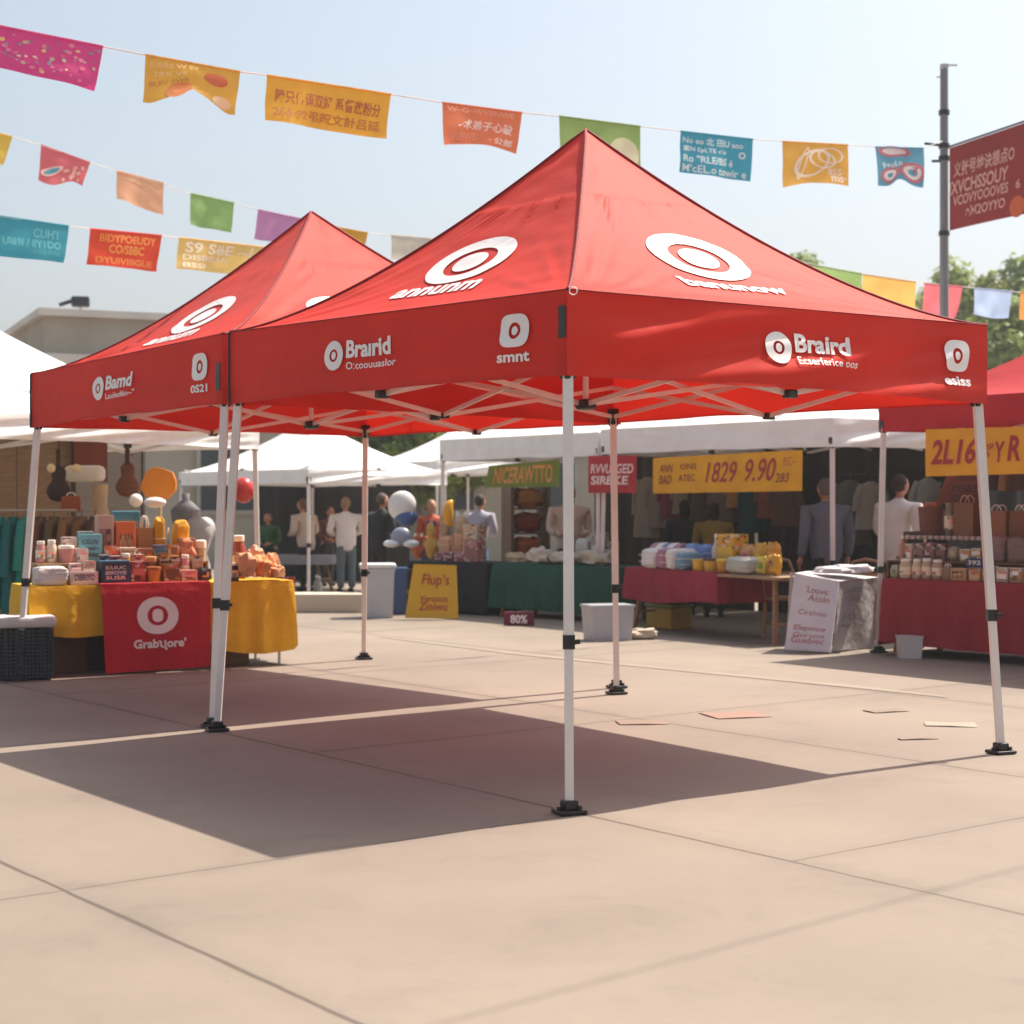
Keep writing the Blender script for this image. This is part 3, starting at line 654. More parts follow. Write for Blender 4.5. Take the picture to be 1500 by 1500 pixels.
a2_ = flagstring('slack white string of smaller pennants below the longest one', [(-60, 180), (0, 195), (17, 200), (58, 212), (132, 238), (171, 250), (240, 270), (277, 283), (343, 297), (378, 307), (440, 320), (492, 332), (538, 341), (573, 345), (640, 350)], 19, 24, 0, 640)
flag(a2_, -40, 185, 18, 200, (-42, 232), (6, 242), '#e8c552', 'pale yellow pennant cut by the left edge of the view', seed=1)
flag(a2_, 60, 212, 132, 238, (58, 263), (122, 273), '#df6f76', 'coral pennant with a blue oval and small blossoms', [], [(.25, .62, .10, .28, .06, .2, '#e8b9b4', .9), (.25, .62, .06, .2, 0, 0, '#4c9aa8', .9)]+[(rn.uniform(.5, .92), rn.uniform(.2, .9), .035, .06, .012, .02, '#efb9ae', 0) for _ in range(16)], seed=2, bottom=lambda u: 1+.12*math.sin(u*6))
flag(a2_, 171, 250, 240, 268, (171, 291), (238, 315), '#f0b48c', 'plain peach pennant shaped like an envelope back', [], [(.5, .22, .42, .06, 0, 0, '#c99a70', .12)], seed=3)
flag(a2_, 279, 283, 343, 297, (277, 329), (338, 341), '#97bf72', 'small plain green pennant below the mustard one', [('\u00b7viu~o', .2, .3, .8, .5, '#93bd68', 0)], seed=4)
flag(a2_, 378, 307, 440, 320, (372, 350), (425, 358), '#cb8cbc', 'mauve pennant left of the rear tent peak', seed=5)
flag(a2_, 490, 332, 539, 341, (480, 368), (531, 372), '#dba32e', 'ochre pennant right of the rear tent peak', seed=6)
flag(a2_, 573, 344, 640, 350, (573, 380), (636, 384), '#cfc8b9', 'greyish white pennant between the two red roofs', [('-\u00b7Buol', .3, .3, .85, .6, '#b9b0a0', 0)], seed=7)

a3_ = flagstring('lowest string on the left, with three broad pennants', [(-60, 308), (0, 317), (100, 331), (132, 335), (237, 345), (262, 348), (385, 362), (470, 372)], 17, 20.5, 0, 470)
flag(a3_, -30, 312, 101, 331, (-34, 372), (95, 385), '#3c9db0', 'teal pennant with faded lettering at the left edge', [('CUH\u2019I', .6, .18, .88, .42, '#5fb3bd', 0), ('UI69I / IIY1DO', .27, .48, .92, .68, '#5fb3bd', 0), ('~EIIEUUSII', .55, .74, .92, .84, '#4ba3ae', 0)], seed=1)
flag(a3_, 132, 335, 237, 345, (129, 387), (231, 398), '#dc4a2c', 'red pennant with orange lettering, middle of the three broad ones', [('BIDYPOEUDY', .14, .1, .92, .32, '#e8923a', 0), ('CO/SBBC', .27, .38, .76, .62, '#eca244', 0), ('DYUIVIIIGUE', .1, .74, .92, .92, '#e08436', 0)], seed=2)
flag(a3_, 262, 348, 390, 362, (258, 394), (372, 404), '#ecc977', 'pale yellow pennant with white lettering beside the rear roof', [('S9 S\u00ebE ~I', .08, .1, .86, .44, '#f4e9d2', 0), ('DISBIUA', .06, .5, .6, .68, '#f4e9d2', 0), ('BSSI', .06, .76, .34, .92, '#f4e9d2', 0)], seed=3)

a4_ = flagstring('low string of plain pennants in front of the trees on the right', [(1120, 372), (1195, 388), (1263, 401), (1345, 413), (1410, 420), (1482, 427), (1560, 434)], 26, 22, 1120, 1560)
def soft(u): return 1-.08*math.sin(u*6.3)
flag(a4_, 1190, 388, 1263, 401, (1192, 428), (1260, 452), '#8faa66', 'plain green pennant touching the slope of the front tent', seed=1)
flag(a4_, 1264, 402, 1342, 413, (1260, 446), (1338, 466), '#e0b060', 'plain ochre pennant in front of the trees', seed=2)
flag(a4_, 1354, 415, 1410, 420, (1349, 468), (1402, 464), '#e0747c', 'plain rose red pennant in front of the trees right of the pole', seed=3, bottom=soft)
flag(a4_, 1427, 422, 1483, 427, (1428, 460), (1478, 466), '#a9bddb', 'plain pale blue pennant in front of the trees', seed=4, bottom=lambda u: 1+.08*math.sin(math.pi*u))
flag(a4_, 1495, 428, 1550, 433, (1493, 468), (1548, 474), '#d9924f', 'plain orange pennant cut by the right edge', seed=5)

# ---------- pole with its sign ----------
pp = V(X(1383, 22), 22)
pole = empty('sign_pole', pp, label='tall grey steel pole holding the red sign, rising behind the right tents', cat='pole')
GREY = mat('#7d7f80', 'metal'); DG = mat('#2c2e30', 'metal')
zt = P(0, 100, 22).z
MB().tube([(0, 0, 0), (0, 0, 3.2), (0, 0, zt)], [.075, .062, .052], 14).build('post', GREY, pole, world=False, smooth='auto')
cp = MB(); cp.box((0, 0, zt+.02), (.10, .10, .07), 0, .01); cp.bar((.02, 0, zt+.04), (.17, 0, zt+.04), .015, .02); cp.bar((-.1, 0, zt-.12), (0, 0, zt-.10), .012, .015); cp.build('top_cap', mat('#b9bcbc', 'metal'), pole, world=False)
for py in (214, 232, 342, 165):
    z = P(0, py, 22).z; MB().tube([(0, 0, z-.03), (0, 0, z+.03)], .072, 12).build('clamp_band', DG, pole, world=False)
z = P(0, 214, 22).z; MB().bar((-.26, -.02, z+.03), (0, -.02, z), .02, .03).build('bracket_arm', DG, pole, world=False); z = P(0, 236, 22).z; MB().bar((-.16, 0, z), (.02, 0, z), .02, .03).build('bracket_arm', DG, pole, world=False)
sd = V(.75, -1).normalized()
s0 = online(1391, pp, (sd.x, sd.y)); sgTL = P(1391, 217, s0.y); sgBL = P(1391, 338, s0.y)
s1_ = online(1610, pp, (sd.x, sd.y)); sgTR = P(1610, 143, s1_.y); sgBR = P(1610, 290, s1_.y)
def sfn(u, v, off=0):
    p = lerp(lerp(sgTL, sgTR, u), lerp(sgBL, sgBR, u), v); n_ = Vector((-sd.y*-1, 0, 0)); nn = Vector((sd.y, -sd.x, 0)).normalized()
    return p+nn*(off+.03*math.sin(u*5)*v)
sg = MB(); sg.grid(lambda u, v: sfn(u, 1-v), 16, 8)
sgo = sg.build('hanging_sign', mat('#93302c', 'cloth'), smooth=True, label='dark red fabric sign with pale lettering hung from the grey pole', cat='sign')
st = MB()
for tx, u0, v0, u1, v1, sh in (('\u4e49\u5f20\u53f7\u5730\u8bc0\u60f3\u70b9O', .03, .20, .46, .38, .1), ('IXVCHSSOUY', .0, .42, .42, .58, .1), ('VCOVYOOOVES', .03, .60, .42, .72, .1), ('\u044d\u04162OYYO', .12, .76, .40, .88, .1), ('6', .47, .60, .50, .70, 0)):
    st = MB(); put_text(st, sfn, tx, u0, v0, u1, v1, bold=.02, shear=sh); st.build('sign_lettering', mat('#d8a797', 'print'), sgo)
sc = MB(); put_ring(sc, sfn, .48, .90, .05, .12, off=.004, rings=2); sc.build('orange_spot', mat('#c9622c', 'print'), sgo)
bm = MB(); bm.tube([sgTL+V(0, 0, .02), sgTR+V(0, 0, .02)], .014, 6); bm.build('sign_bar', DG, sgo)
# ---------- draped tables ----------
def cloth_thing(name, root_name, label, p0, d, L, Dp, H, hx, drop, parent=None, fold=.025, cat='tablecloth', n=160, kind='cloth', lab=None, skip_back=True, seed=0):
    """a cloth over a table whose front edge runs from plan point p0 along d for L, depth Dp behind it"""
    d = V(*d[:2]).normalized(); nb = V(-d.y, d.x)
    if nb.y < 0: nb = -nb
    r_ = .03
    per = []
    cs = [p0, p0+d*L, p0+d*L+nb*Dp, p0+nb*Dp]
    tot = 2*(L+Dp); pts = []
    for k in range(n):
        s = tot*k/n
        for i, ln in enumerate((L, Dp, L, Dp)):
            if s <= ln: 
                a, b = cs[i], cs[(i+1) % 4]; q = lerp(a, b, s/ln); o = V((b-a).y, -(b-a).x).normalized()
                e = min(s, ln-s); break
            s -= ln
        pts.append((q, o, i, s/ln, tot*k/n, e))
    # outward directions turned smoothly round the corners
    outs = []
    for k in range(n):
        o = V(0, 0)
        for j in range(-3, 4): o = o+pts[(k+j) % n][1]
        outs.append(o.normalized())
    vs = []; m = 14
    for j in range(m+1):
        v = j/m
        for k, (q, o, side, s, dist, e) in enumerate(pts):
            dr = drop(side, s)
            w = fold*v**.8*(math.sin(dist*17+seed+2*noise.noise(Vector((dist*2, seed, 0))))+.6*math.sin(dist*31+seed*2)+1.0)
            w += fold*1.2*noise.noise(Vector((dist*1.3, v*2, seed+4)))*v
            edge = .012*(1-math.exp(-v*12))
            vs.append(q+outs[k]*(edge+w+.03*v*math.exp(-e*8))+Vector((0, 0, H+.012-.012*(v*14 if v*14 < 1 else 1)-dr*v)))
    fs = [(j*n+k, j*n+(k+1) % n, (j+1)*n+(k+1) % n, (j+1)*n+k) for j in range(m) for k in range(n)]
    mb = MB(); mb.add(vs, [f[::-1] for f in fs]+[tuple(range(n))])
    return mb.build(name, mat(hx, kind), parent, smooth='auto', label=label, cat=cat)
def table(label, p0, d, L, Dp, H, wood='#8a6b4c', name='trestle_table', inset=.12, metal=False):
    d = V(*d[:2]).normalized(); nb = V(-d.y, d.x)
    if nb.y < 0: nb = -nb
    c = p0+d*L/2+nb*Dp/2; rz = math.atan2(d.y, d.x)
    t = empty(name, c, rz, label=label, cat='table')
    wm = mat(wood, 'metal' if metal else 'wood')
    MB().box((0, 0, H-.018), (L-.01, Dp-.01, .034), 0, .006).build('table_top', mat('#a08260', 'wood'), t, world=False)
    for i in (-1, 1):
        for j in (-1, 1):
            l = MB()
            if metal: l.tube([(i*(L/2-inset), j*(Dp/2-.06), 0), (i*(L/2-inset), j*(Dp/2-.06), H-.04)], .014)
            else: l.bar((i*(L/2-inset), j*(Dp/2-.05), 0), (i*(L/2-inset-.10), j*(Dp/2-.14), H-.04), .045, .045)
            l.build('leg', wm, t, world=False)
        MB().bar((i*(L/2-inset-.03), -(Dp/2-.09), .22), (i*(L/2-inset-.03), Dp/2-.09, .22), .03, .03).build('stretcher', wm, t, world=False)
    return t

# ---------- goods ----------
CM = {}
def good(kind, w, d, h, loc, rz, hx, label, cat, group, text=None, hx2='#efe8dc', seed=0):
    """one piece of merchandise standing on loc"""
    m = mat(hx, {'jar': 'gloss', 'tub': 'plastic', 'pouch': 'plastic', 'roll': 'cloth', 'bundle': 'cloth', 'plush': 'cloth', 'loaf': 'matte', 'heap': 'matte'}.get(kind, 'paper')); m2 = mat(hx2, 'paper')
    tc_ = mat('#5a2c28' if sum(hexc(hx)[:3]) > .5 else '#e6dccb', 'print')
    names = {'carton': 'carton', 'jar': 'jar', 'tub': 'tub', 'pouch': 'snack_pouch', 'roll': 'towel_roll', 'bundle': 'folded_bundle', 'plush': 'plush_toy', 'bag': 'paper_bag', 'bottle': 'bottle', 'book': 'book', 'card': 'price_card', 'loaf': 'loaf', 'heap': 'cloth_heap', 'basket': 'basket'}
    r = empty(names[kind], loc, rz, label=label, cat=cat, group=group)
    B = lambda mb, nm, mm, sm=False: mb.build(nm, mm, r, world=False, smooth=sm)
    fr = lambda u, v, off: Vector((-w/2+w*u, -d/2-off, h*(1-v)))
    if kind in ('carton', 'book', 'card'):
        B(MB().box((0, 0, h/2), (w, d, h), 0, min(.008, d*.3)), 'box_body', m if kind != 'carton' or text else mat(hx, 'pack'))
        if kind == 'carton':
            B(MB().box((0, -d/2-.001, h*(.3+.4*((seed*7.3) % 1))), (w*(.5+.4*((seed*3.7) % 1)), .004, h*(.2+.3*((seed*5.1) % 1)))), 'front_label', m2)
            B(MB().box((0, 0, h+.0), (w*.98, d*.98, .004)), 'lid_flap', m2)
        if text:
            mb = MB()
            for i, t in enumerate(text.split('|')): k = len(text.split('|')); put_text(mb, fr, t, .14, .20+i*.66/k, .86, .20+(i+.72)*.66/k, off=.006)
            B(mb, 'lettering', tc_)
    elif kind == 'jar':
        a = w/2
        B(MB().lathe((0, 0, 0), [(a*.85, 0), (a, h*.05), (a, h*.72), (a*.72, h*.84), (a*.72, h*.86)], 18, 1, 1), 'glass_body', m, 'auto')
        B(MB().lathe((0, 0, h*.86), [(a*.78, 0), (a*.8, h*.02), (a*.8, h*.13), (a*.7, h*.14)], 18), 'lid', m2, 'auto')
        B(MB().lathe((0, 0, h*.2), [(a*1.02, 0), (a*1.02, h*.4)], 18), 'paper_label', mat('#e6d7b8', 'pack'), 'auto')
    elif kind == 'tub':
        a = w/2
        B(MB().lathe((0, 0, 0), [(a*.82, 0), (a*.95, h*.8)], 20), 'tub_body', m, 'auto')
        B(MB().lathe((0, 0, h*.8), [(a, 0), (a*1.02, h*.05), (a*.98, h*.18), (a*.7, h*.2)], 20), 'lid', m2, 'auto')
    elif kind == 'bottle':
        a = w/2
        B(MB().lathe((0, 0, 0), [(a*.9, 0), (a, h*.04), (a, h*.6), (a*.35, h*.78), (a*.35, h*.9)], 16), 'bottle_body', m, 'auto')
        B(MB().lathe((0, 0, h*.9), [(a*.42, 0), (a*.42, h*.08), (a*.2, h*.1)], 12), 'cap', m2, 'auto')
    elif kind in ('pouch', 'bundle', 'loaf', 'heap'):
        def f(q):
            e = {'pouch': .62, 'bundle': .42, 'loaf': .8, 'heap': .8}[kind]
            p = Vector([math.copysign(abs(c)**e, c) for c in q])
            k = 1+{'pouch': .32, 'bundle': .13, 'loaf': .28, 'heap': .45}[kind]*noise.noise(q*{'heap': 1.9}.get(kind, 2.3)+Vector((seed, 0, 0)))
            if kind == 'heap': p.z = max(p.z, -.6)
            p = p*k; return p
        B(MB().ell((0, 0, h*.5), (w*.5, d*.5, h*.5), 24, 16, f), 'soft_body', m, 'auto' if kind == 'heap' else True)
        if kind == 'pouch':
            B(MB().box((0, -d*.40, h*.52), (w*.5, d*.26, h*.4), 0, .01), 'front_label', m2)
            B(MB().box((0, 0, h*.99), (w*.7, d*.12, h*.10), 0, .003), 'crimped_top', m)
        if kind == 'bundle':
            tb = MB()
            for k in (.33, .66): tb.box((0, 0, h*k), (w*1.0, d*1.0, .006), 0, .003)
            B(tb, 'fold_edge', m2)
    elif kind == 'roll':
        n = 5
        for k in range(n):
            mm = mat([hx, '#e8e2e0', hx2, '#e8e2e0', hx][k], 'cloth')
            x0, x1 = -w/2+w*k/n, -w/2+w*(k+1)/n
            a = h/2
            B(MB().tube([(x0, 0, a), (lerp(x0, x1, .5), 0, a), (x1, 0, a)], [a*.97, a, a*.97], 18), 'cloth_band', mm, 'auto')
    elif kind == 'plush':
        B(MB().ell((0, 0, h*.32), (w*.42, d*.45, h*.32), 16, 12), 'body', m, True)
        B(MB().ell((0, -d*.05, h*.74), (w*.34, d*.36, h*.24), 16, 12), 'head', m, True)
        for i in (-1, 1):
            B(MB().ell((i*w*.26, 0, h*.95), (w*.12, d*.08, h*.09), 10, 8), 'ear', m2, True)
            B(MB().ell((i*w*.40, -d*.15, h*.38), (w*.12, d*.16, h*.10), 10, 8), 'arm', m, True)
        for i in (-1, 1): B(MB().ell((i*w*.13, -d*.385, h*.78), (.008, .006, .009), 8, 6), 'eye', mat('#201a18', 'gloss'))
    elif kind == 'bag':
        vs = []; 
        for z, a in ((0, 1), (h*.5, 1.02), (h, .96)):
            vs += [(i*w/2*a, j*d/2*(a if z < h else .8), z) for i, j in ((-1, -1), (1, -1), (1, 1), (-1, 1))]
        mb = MB(); mb.add(vs, [(3, 2, 1, 0)]+[(k*4+i, k*4+(i+1) % 4, k*4+4+(i+1) % 4, k*4+4+i) for k in (0, 1) for i in range(4)]+[(8, 9, 10, 11)])
        B(mb, 'bag_body', m)
        for j in (-1, 1):
            B(MB().tube([(w*.22*math.cos(a), j*d*.3, h+h*.22*math.sin(a)) for a in [math.pi*k/8 for k in range(9)]], .006, 6), 'handle', m2, True)
    elif kind == 'basket':
        a = w/2
        mb = MB()
        for k in range(9): mb.lathe((0, 0, h*k/9), [(a*(.8+.02*k), 0), (a*(.84+.02*k), h*.05), (a*(.8+.02*k), h*.11)], 22, 1, d/w)
        B(mb, 'woven_body', m, 'auto')
        for k in range(7):
            B(MB().ell((a*.5*math.cos(k*2.4)*(k % 3)/2, a*.5*math.sin(k*2.4)*(k % 3)/2*d/w, h*1.02), (a*.36, a*.3, a*.28), 10, 8), 'roll_of_bread', m2, True)
    return r
COLN = {}
def row(p0, d, z, back, specs, where, group):
    """specs: (kind, px0, px1, height m, colour word, hex, extra dict); the row stands `back` metres behind the line p0, d"""
    d = V(*d[:2]).normalized(); nb = V(-d.y, d.x)
    if nb.y < 0: nb = -nb
    q0 = p0+nb*back
    names = {'carton': 'carton', 'jar': 'jar', 'tub': 'tub', 'pouch': 'snack pouch', 'roll': 'rolled striped towel', 'bundle': 'folded cloth bundle', 'plush': 'small plush toy', 'bag': 'paper bag', 'bottle': 'bottle', 'book': 'upright book', 'card': 'lettered card', 'loaf': 'rounded loaf', 'heap': 'crumpled cloth heap', 'basket': 'basket of brown rolls'}
    for i, sp in enumerate(specs):
        kind, a, b, h, cw, hx = sp[:6]; ex = dict(sp[6]) if len(sp) > 6 else {}
        A, B = online(a, q0, d), online(b, q0, d); w = (B-A).length*.96; c = (A+B)/2
        dd = ex.pop('d', min(max(w*.7, .08), .22)); dz = ex.pop('dz', 0)
        if kind in ('book', 'card'): dd = .04 if kind == 'book' else .012
        if kind in ('jar', 'tub', 'bottle'): dd = w
        lb = ex.pop('label', None) or '%s %s, %s from left, %s' % (cw, names[kind], ORD[i], where)
        good(kind, w, dd, h, (c.x, c.y, z+dz), math.atan2(d.y, d.x)+ex.pop('rz', 0), hx, lb, kind if kind not in ('loaf', 'heap', 'bundle', 'pouch', 'roll') else {'loaf': 'loaf', 'heap': 'cloth', 'bundle': 'cloth', 'pouch': 'pouch', 'roll': 'towel'}[kind], group, seed=i*3.1+a, **ex)
def riser(label, p0, d, px0, px1, back, z, h, hx, dp=.2):
    d = V(*d[:2]).normalized(); nb = V(-d.y, d.x)
    if nb.y < 0: nb = -nb
    q0 = p0+nb*(back); A, B = online(px0, q0, d), online(px1, q0, d); c = (A+B)/2
    r = empty('display_riser', (c.x, c.y, z), math.atan2(d.y, d.x), label=label, cat='display stand')
    L = (B-A).length
    MB().box((0, 0, h-.012), (L, dp, .022), 0, .004).build('shelf', mat(hx, 'wood'), r, world=False)
    for i in (-1, 1): MB().box((i*(L/2-.012), 0, (h-.024)/2), (.02, dp-.01, h-.024)).build('side_panel', mat(hx, 'wood'), r, world=False)
    MB().box((0, dp/2-.012, (h-.024)/2), (L-.06, .012, h-.024)).build('back_panel', mat(hx, 'wood'), r, world=False)

# --- left table under the rear red tent ---
LD = V(.87, .5).normalized(); LP = V(X(231, 15.4), 15.4)
ta, tb = online(46, LP, LD), online(430, LP, LD); LL = (tb-ta).length; TH = .79
table('folding table under the yellow cloth, thin white legs showing at both ends', ta, LD, LL, .74, TH, '#d8d4cc', 'folding_table', metal=True)
cloth_thing('tablecloth', None, 'yellow cloth over the left table, hanging lower at its right end', ta, LD, LL, .74, TH, '#dba812', lambda sd, s: (.40+.05*math.sin(s*9)+.22*max(0, min(1, (s-.55)*6))) if sd == 0 else (.60+.03*math.sin(s*7) if sd == 1 else .42), fold=.018, seed=2)
nbL = V(LD.y*-1, LD.x)
r0, r1 = online(147, LP-nbL*.10, LD), online(308, LP-nbL*.10, LD)
def redfn(u, v, off=0):
    a = lerp(r0, r1, u+.04*v*(1-u)); tuck = nbL*(.105 if v < .0 else 0)
    z = TH+.020-(TH+.005)*v
    z += -.0+.02*u*v
    o = .012*math.sin(u*9+v*2)*v+.03*v*math.sin(math.pi*u)*.5
    return Vector((a.x, a.y, z))-nbL*(o+off+.015*min(1, v*8))
rb = MB(); rb.grid(lambda u, v: redfn(u, 1-v) if v < .96 else redfn(u, 0)+nbL*(.10*(v-.96)*25*1.2)+V(0, 0, .006), 28, 25)
ro = rb.build('cloth_banner', mat('#b81426', 'cloth'), smooth='auto', label='deep red cloth banner with a white ring emblem over the yellow table front', cat='banner')
rl = MB(); put_ring(rl, redfn, .50, .37, .19, .215, .095, .115, sq=2.1); put_ring(rl, redfn, .50, .37, .05, .075, sq=2.6); rl.build('ring_emblem', PRINT, ro)
rl = MB(); put_text(rl, redfn, 'Grab\u02afore\u2019', .27, .64, .76, .77, bold=.035); rl.build('lettering', PRINT, ro)
gg = 'goods on the yellow table'
row(LP, LD, TH+.014, .12, [
 ('bundle', 49, 98, .17, 'pale grey', '#c9c6c6', {'hx2': '#aaa6a6'}),
 ('carton', 99, 141, .12, 'cream and blue lettered', '#d8c3be', {'text': 'DIBRIYO', 'hx2': '#e6ddd8'}),
 ('carton', 144, 187, .21, 'dark blue patterned', '#2c3d55', {'text': 'E\u03bbIUC|B\u042fOYE|SUSR', 'hx2': '#3c6f8f'}),
 ('carton', 189, 212, .20, 'brick red patterned', '#9a4038', {'hx2': '#c0786a'}),
 ('tub', 213, 236, .15, 'golden brown', '#b77a2c', {'hx2': '#9a5c24'}), ('carton', 238, 262, .17, 'tan', '#a8703a', {'hx2': '#6f4a2c'}),
 ('carton', 263, 287, .11, 'dusty pink', '#c98c86', {'hx2': '#d9a39b'}),
 ('pouch', 289, 309, .13, 'black and orange', '#33262a', {'hx2': '#d9884a'}),
 ('jar', 334, 350, .17, 'black and white striped', '#3b3436'), ('heap', 346, 374, .26, 'pale apricot', '#dca27a', {'d': .3}), ('heap', 370, 396, .22, 'light orange', '#d98f5a', {'d': .28}), ('heap', 393, 414, .15, 'cream orange', '#e2b48c', {'d': .25})], 'front row of yellow table', gg)
riser('low wooden shelf behind the front row on the yellow table', LP, LD, 50, 300, .36, TH+.014, .19, '#9b7c58')
row(LP, LD, TH+.014+.19, .36, [
 ('jar', 52, 67, .20, 'pink', '#c98d88'), ('jar', 68, 83, .21, 'cream', '#ddd0bb'), ('tub', 85, 109, .16, 'rose', '#bd7f7a'),
 ('carton', 111, 128, .13, 'white', '#dcd3cb'), ('card', 114, 150, .26, 'turquoise', '#6fb7c2', {'text': 'C\u0395LIV|~ovoi~|Gudslos', 'label': 'turquoise lettered card standing among the cartons on the yellow table', 'rz': .05}),
 ('carton', 153, 172, .15, 'orange and red', '#cf6a32', {'hx2': '#8d3428'}), ('carton', 173, 198, .13, 'beige lettered', '#bfa383', {'text': 'ENEIUR'}),
 ('carton', 199, 222, .12, 'brown', '#8b5e42', {'hx2': '#a9856a'}), ('carton', 223, 243, .15, 'chestnut', '#7d4a33', {'hx2': '#4d7fa0'}),
 ('carton', 244, 262, .15, 'amber', '#c38a34', {'hx2': '#8a5a2c'}), ('heap', 262, 286, .20, 'salmon', '#c9825c')], 'middle row of yellow table', gg)
row(LP, LD, TH+.014, .58, [
 ('carton', 140, 165, .62, 'tall greyish pink', '#b79a90', {'text': 'KAISER', 'hx2': '#cbb3aa'}), ('carton', 167, 196, .56, 'tall orange topped', '#c8683a', {'hx2': '#e2b084', 'text': 'OUOISIO'}),
 ('bag', 200, 223, .50, 'brown kraft', '#9f7242'), ('bundle', 224, 241, .60, 'mustard yellow', '#cf9a1c'), ('bottle', 243, 250, .5, 'grey white', '#b9b6be'), ('bundle', 252, 277, .56, 'bright yellow', '#dba21b', {'hx2': '#c48f18'}),
 ('jar', 338, 360, .42, 'rust and white', '#9c5144'), ('heap', 362, 388, .30, 'blush', '#e0b296'), ('heap', 386, 408, .24, 'peach', '#d99c70')], 'back row of yellow table', gg)
row(LP, LD, TH+.014+.12, .12, [('carton', 101, 119, .07, 'small pink', '#cf9a98', {'hx2': '#e8dcd8'}), ('carton', 120, 139, .09, 'small cream', '#d9c9b4', {'hx2': '#b98f8a'})], 'upper pair at left of yellow table', gg)
row(LP, LD, TH+.014, .24, [('carton', 145, 158, .26, 'slim navy', '#33475c', {'hx2': '#a9bcc4'}), ('carton', 160, 176, .25, 'slim crimson', '#9c3030', {'hx2': '#e0c8b8'}), ('jar', 178, 192, .27, 'slim mustard', '#c2912c'), ('carton', 194, 210, .26, 'slim coral', '#c8705a', {'hx2': '#e8d4c4'}), ('tub', 212, 230, .24, 'slim walnut', '#7c5436', {'hx2': '#c89a5c'}), ('carton', 232, 246, .27, 'slim ochre', '#b8862e', {'hx2': '#5a3a24'}), ('carton', 248, 262, .24, 'slim russet', '#96502e', {'hx2': '#d9a06a'}), ('jar', 264, 278, .25, 'slim rose', '#c48480'), ('carton', 280, 296, .24, 'slim sand', '#c0a07a', {'hx2': '#7a3c2c'})], 'second row of yellow table', gg)
row(LP, LD, TH+.014+.19+.14, .36, [('jar', 86, 98, .12, 'little rose', '#c88a86'), ('carton', 99, 112, .09, 'little cream', '#dccbb8', {'hx2': '#c08880'})], 'perched on the shelf jars at left', gg) if False else None
row(LP, LD, TH+.014, .50, [('carton', 90, 112, .42, 'tall pale pink', '#c7a49c', {'hx2': '#e2d2ca'}), ('carton', 114, 136, .47, 'tall teal grey', '#6a8c92', {'hx2': '#c8d4d2'}), ('carton', 262, 284, .40, 'tall red brown', '#8c4830', {'hx2': '#d8a878'}), ('tub', 286, 302, .38, 'tall ivory', '#c9b89c')], 'rearmost edge row of yellow table', gg)
good('book', .26, .05, .09, (*online(184, LP+nbL*.60, LD)[:2], TH+.014+.57), math.atan2(LD.y, LD.x), '#3d7f97', 'teal book lying on its side on top of the tall cartons', 'book', gg)

for px, bk, w, h, hx, lb in ((85, .45, .42, .34, '#6f5438', 'brown cardboard box under the left end of the yellow table'), (118, .5, .36, .42, '#4b3a2c', 'dark brown cardboard box under the yellow table beside the red banner'), (330, .45, .34, .20, '#8a6a48', 'low tan cardboard box under the right part of the yellow table'), (200, .5, .5, .40, '#5c4632', 'wide brown cardboard box hidden mostly behind the red banner')):  # boxes added to darken the bright space under the table
    q = online(px, LP+nbL*bk, LD); o = empty('cardboard_box', (q.x, q.y, 0), math.atan2(LD.y, LD.x)+.1, label=lb, cat='box', group='cardboard boxes under the yellow table')
    MB().box((0, 0, h/2), (w, .34, h), 0, .006).build('box_body', mat(hx, 'paper'), o, world=False)
    MB().box((0, 0, h+.0), (w*.98, .05, .005)).build('tape_strip', mat('#b89a6a', 'plastic'), o, world=False)
# dark hamper with a white lid at the left edge
hp = P(36, 0, 14.75); hp.z = 0
hm = empty('wicker_hamper', hp, .35, label='dark woven hamper with a white padded lid beside the left leg of the rear tent', cat='hamper')
mb = MB()
for k in range(13):
    z = .03+k*.033; mb.box((0, 0, z), (.46+.008*(k % 2), .36+.008*(k % 2), .028), 0, .012)
for k in range(15):
    x = -.22+k*.0315; mb.bar((x, -.186, .02), (x+.012*math.sin(k*2), -.19, .45), .013, .012)
mb.build('woven_body', mat('#3b4446', 'matte'), hm, world=False)
mb = MB(); mb.box((0, 0, .505), (.52, .42, .10), 0, .035); mb.build('lid', mat('#cfc8c6', 'cloth'), hm, world=False, smooth='auto')
# clothes rail
rp = V(X(50, 17.2), 17.2); rk = empty('clothes_rail', rp, .25, label='rail of teal and brown clothes under the left white tent', cat='clothes rail')
mb = MB(); mb.tube([(-1.0, 0, 1.46), (.42, 0, 1.46)], .016); mb.build('rail', mat('#a89f94', 'metal'), rk, world=False)
for x in (-.98, .42): MB().tube([(x, 0, .0), (x, 0, 1.46)], .014).build('post', mat('#8a8278', 'metal'), rk, world=False)
for x in (-.98, .42): MB().tube([(x, -.25, .03), (x, .25, .03)], .016).build('base_bar', mat('#8a8278', 'metal'), rk, world=False)
gcol = [('dark plum', '#3a2d33'), ('dark grey', '#3d3a3a'), ('maroon', '#5a2a28'), ('rust', '#a5402e'), ('teal', '#1a7c78'), ('deep teal', '#126467'), ('sea green', '#248578'), ('brown', '#5f4130'), ('olive brown', '#5a4a2c'), ('tan brown', '#7c5a38'), ('bronze', '#6b4b27'), ('dark brown', '#46301f')]
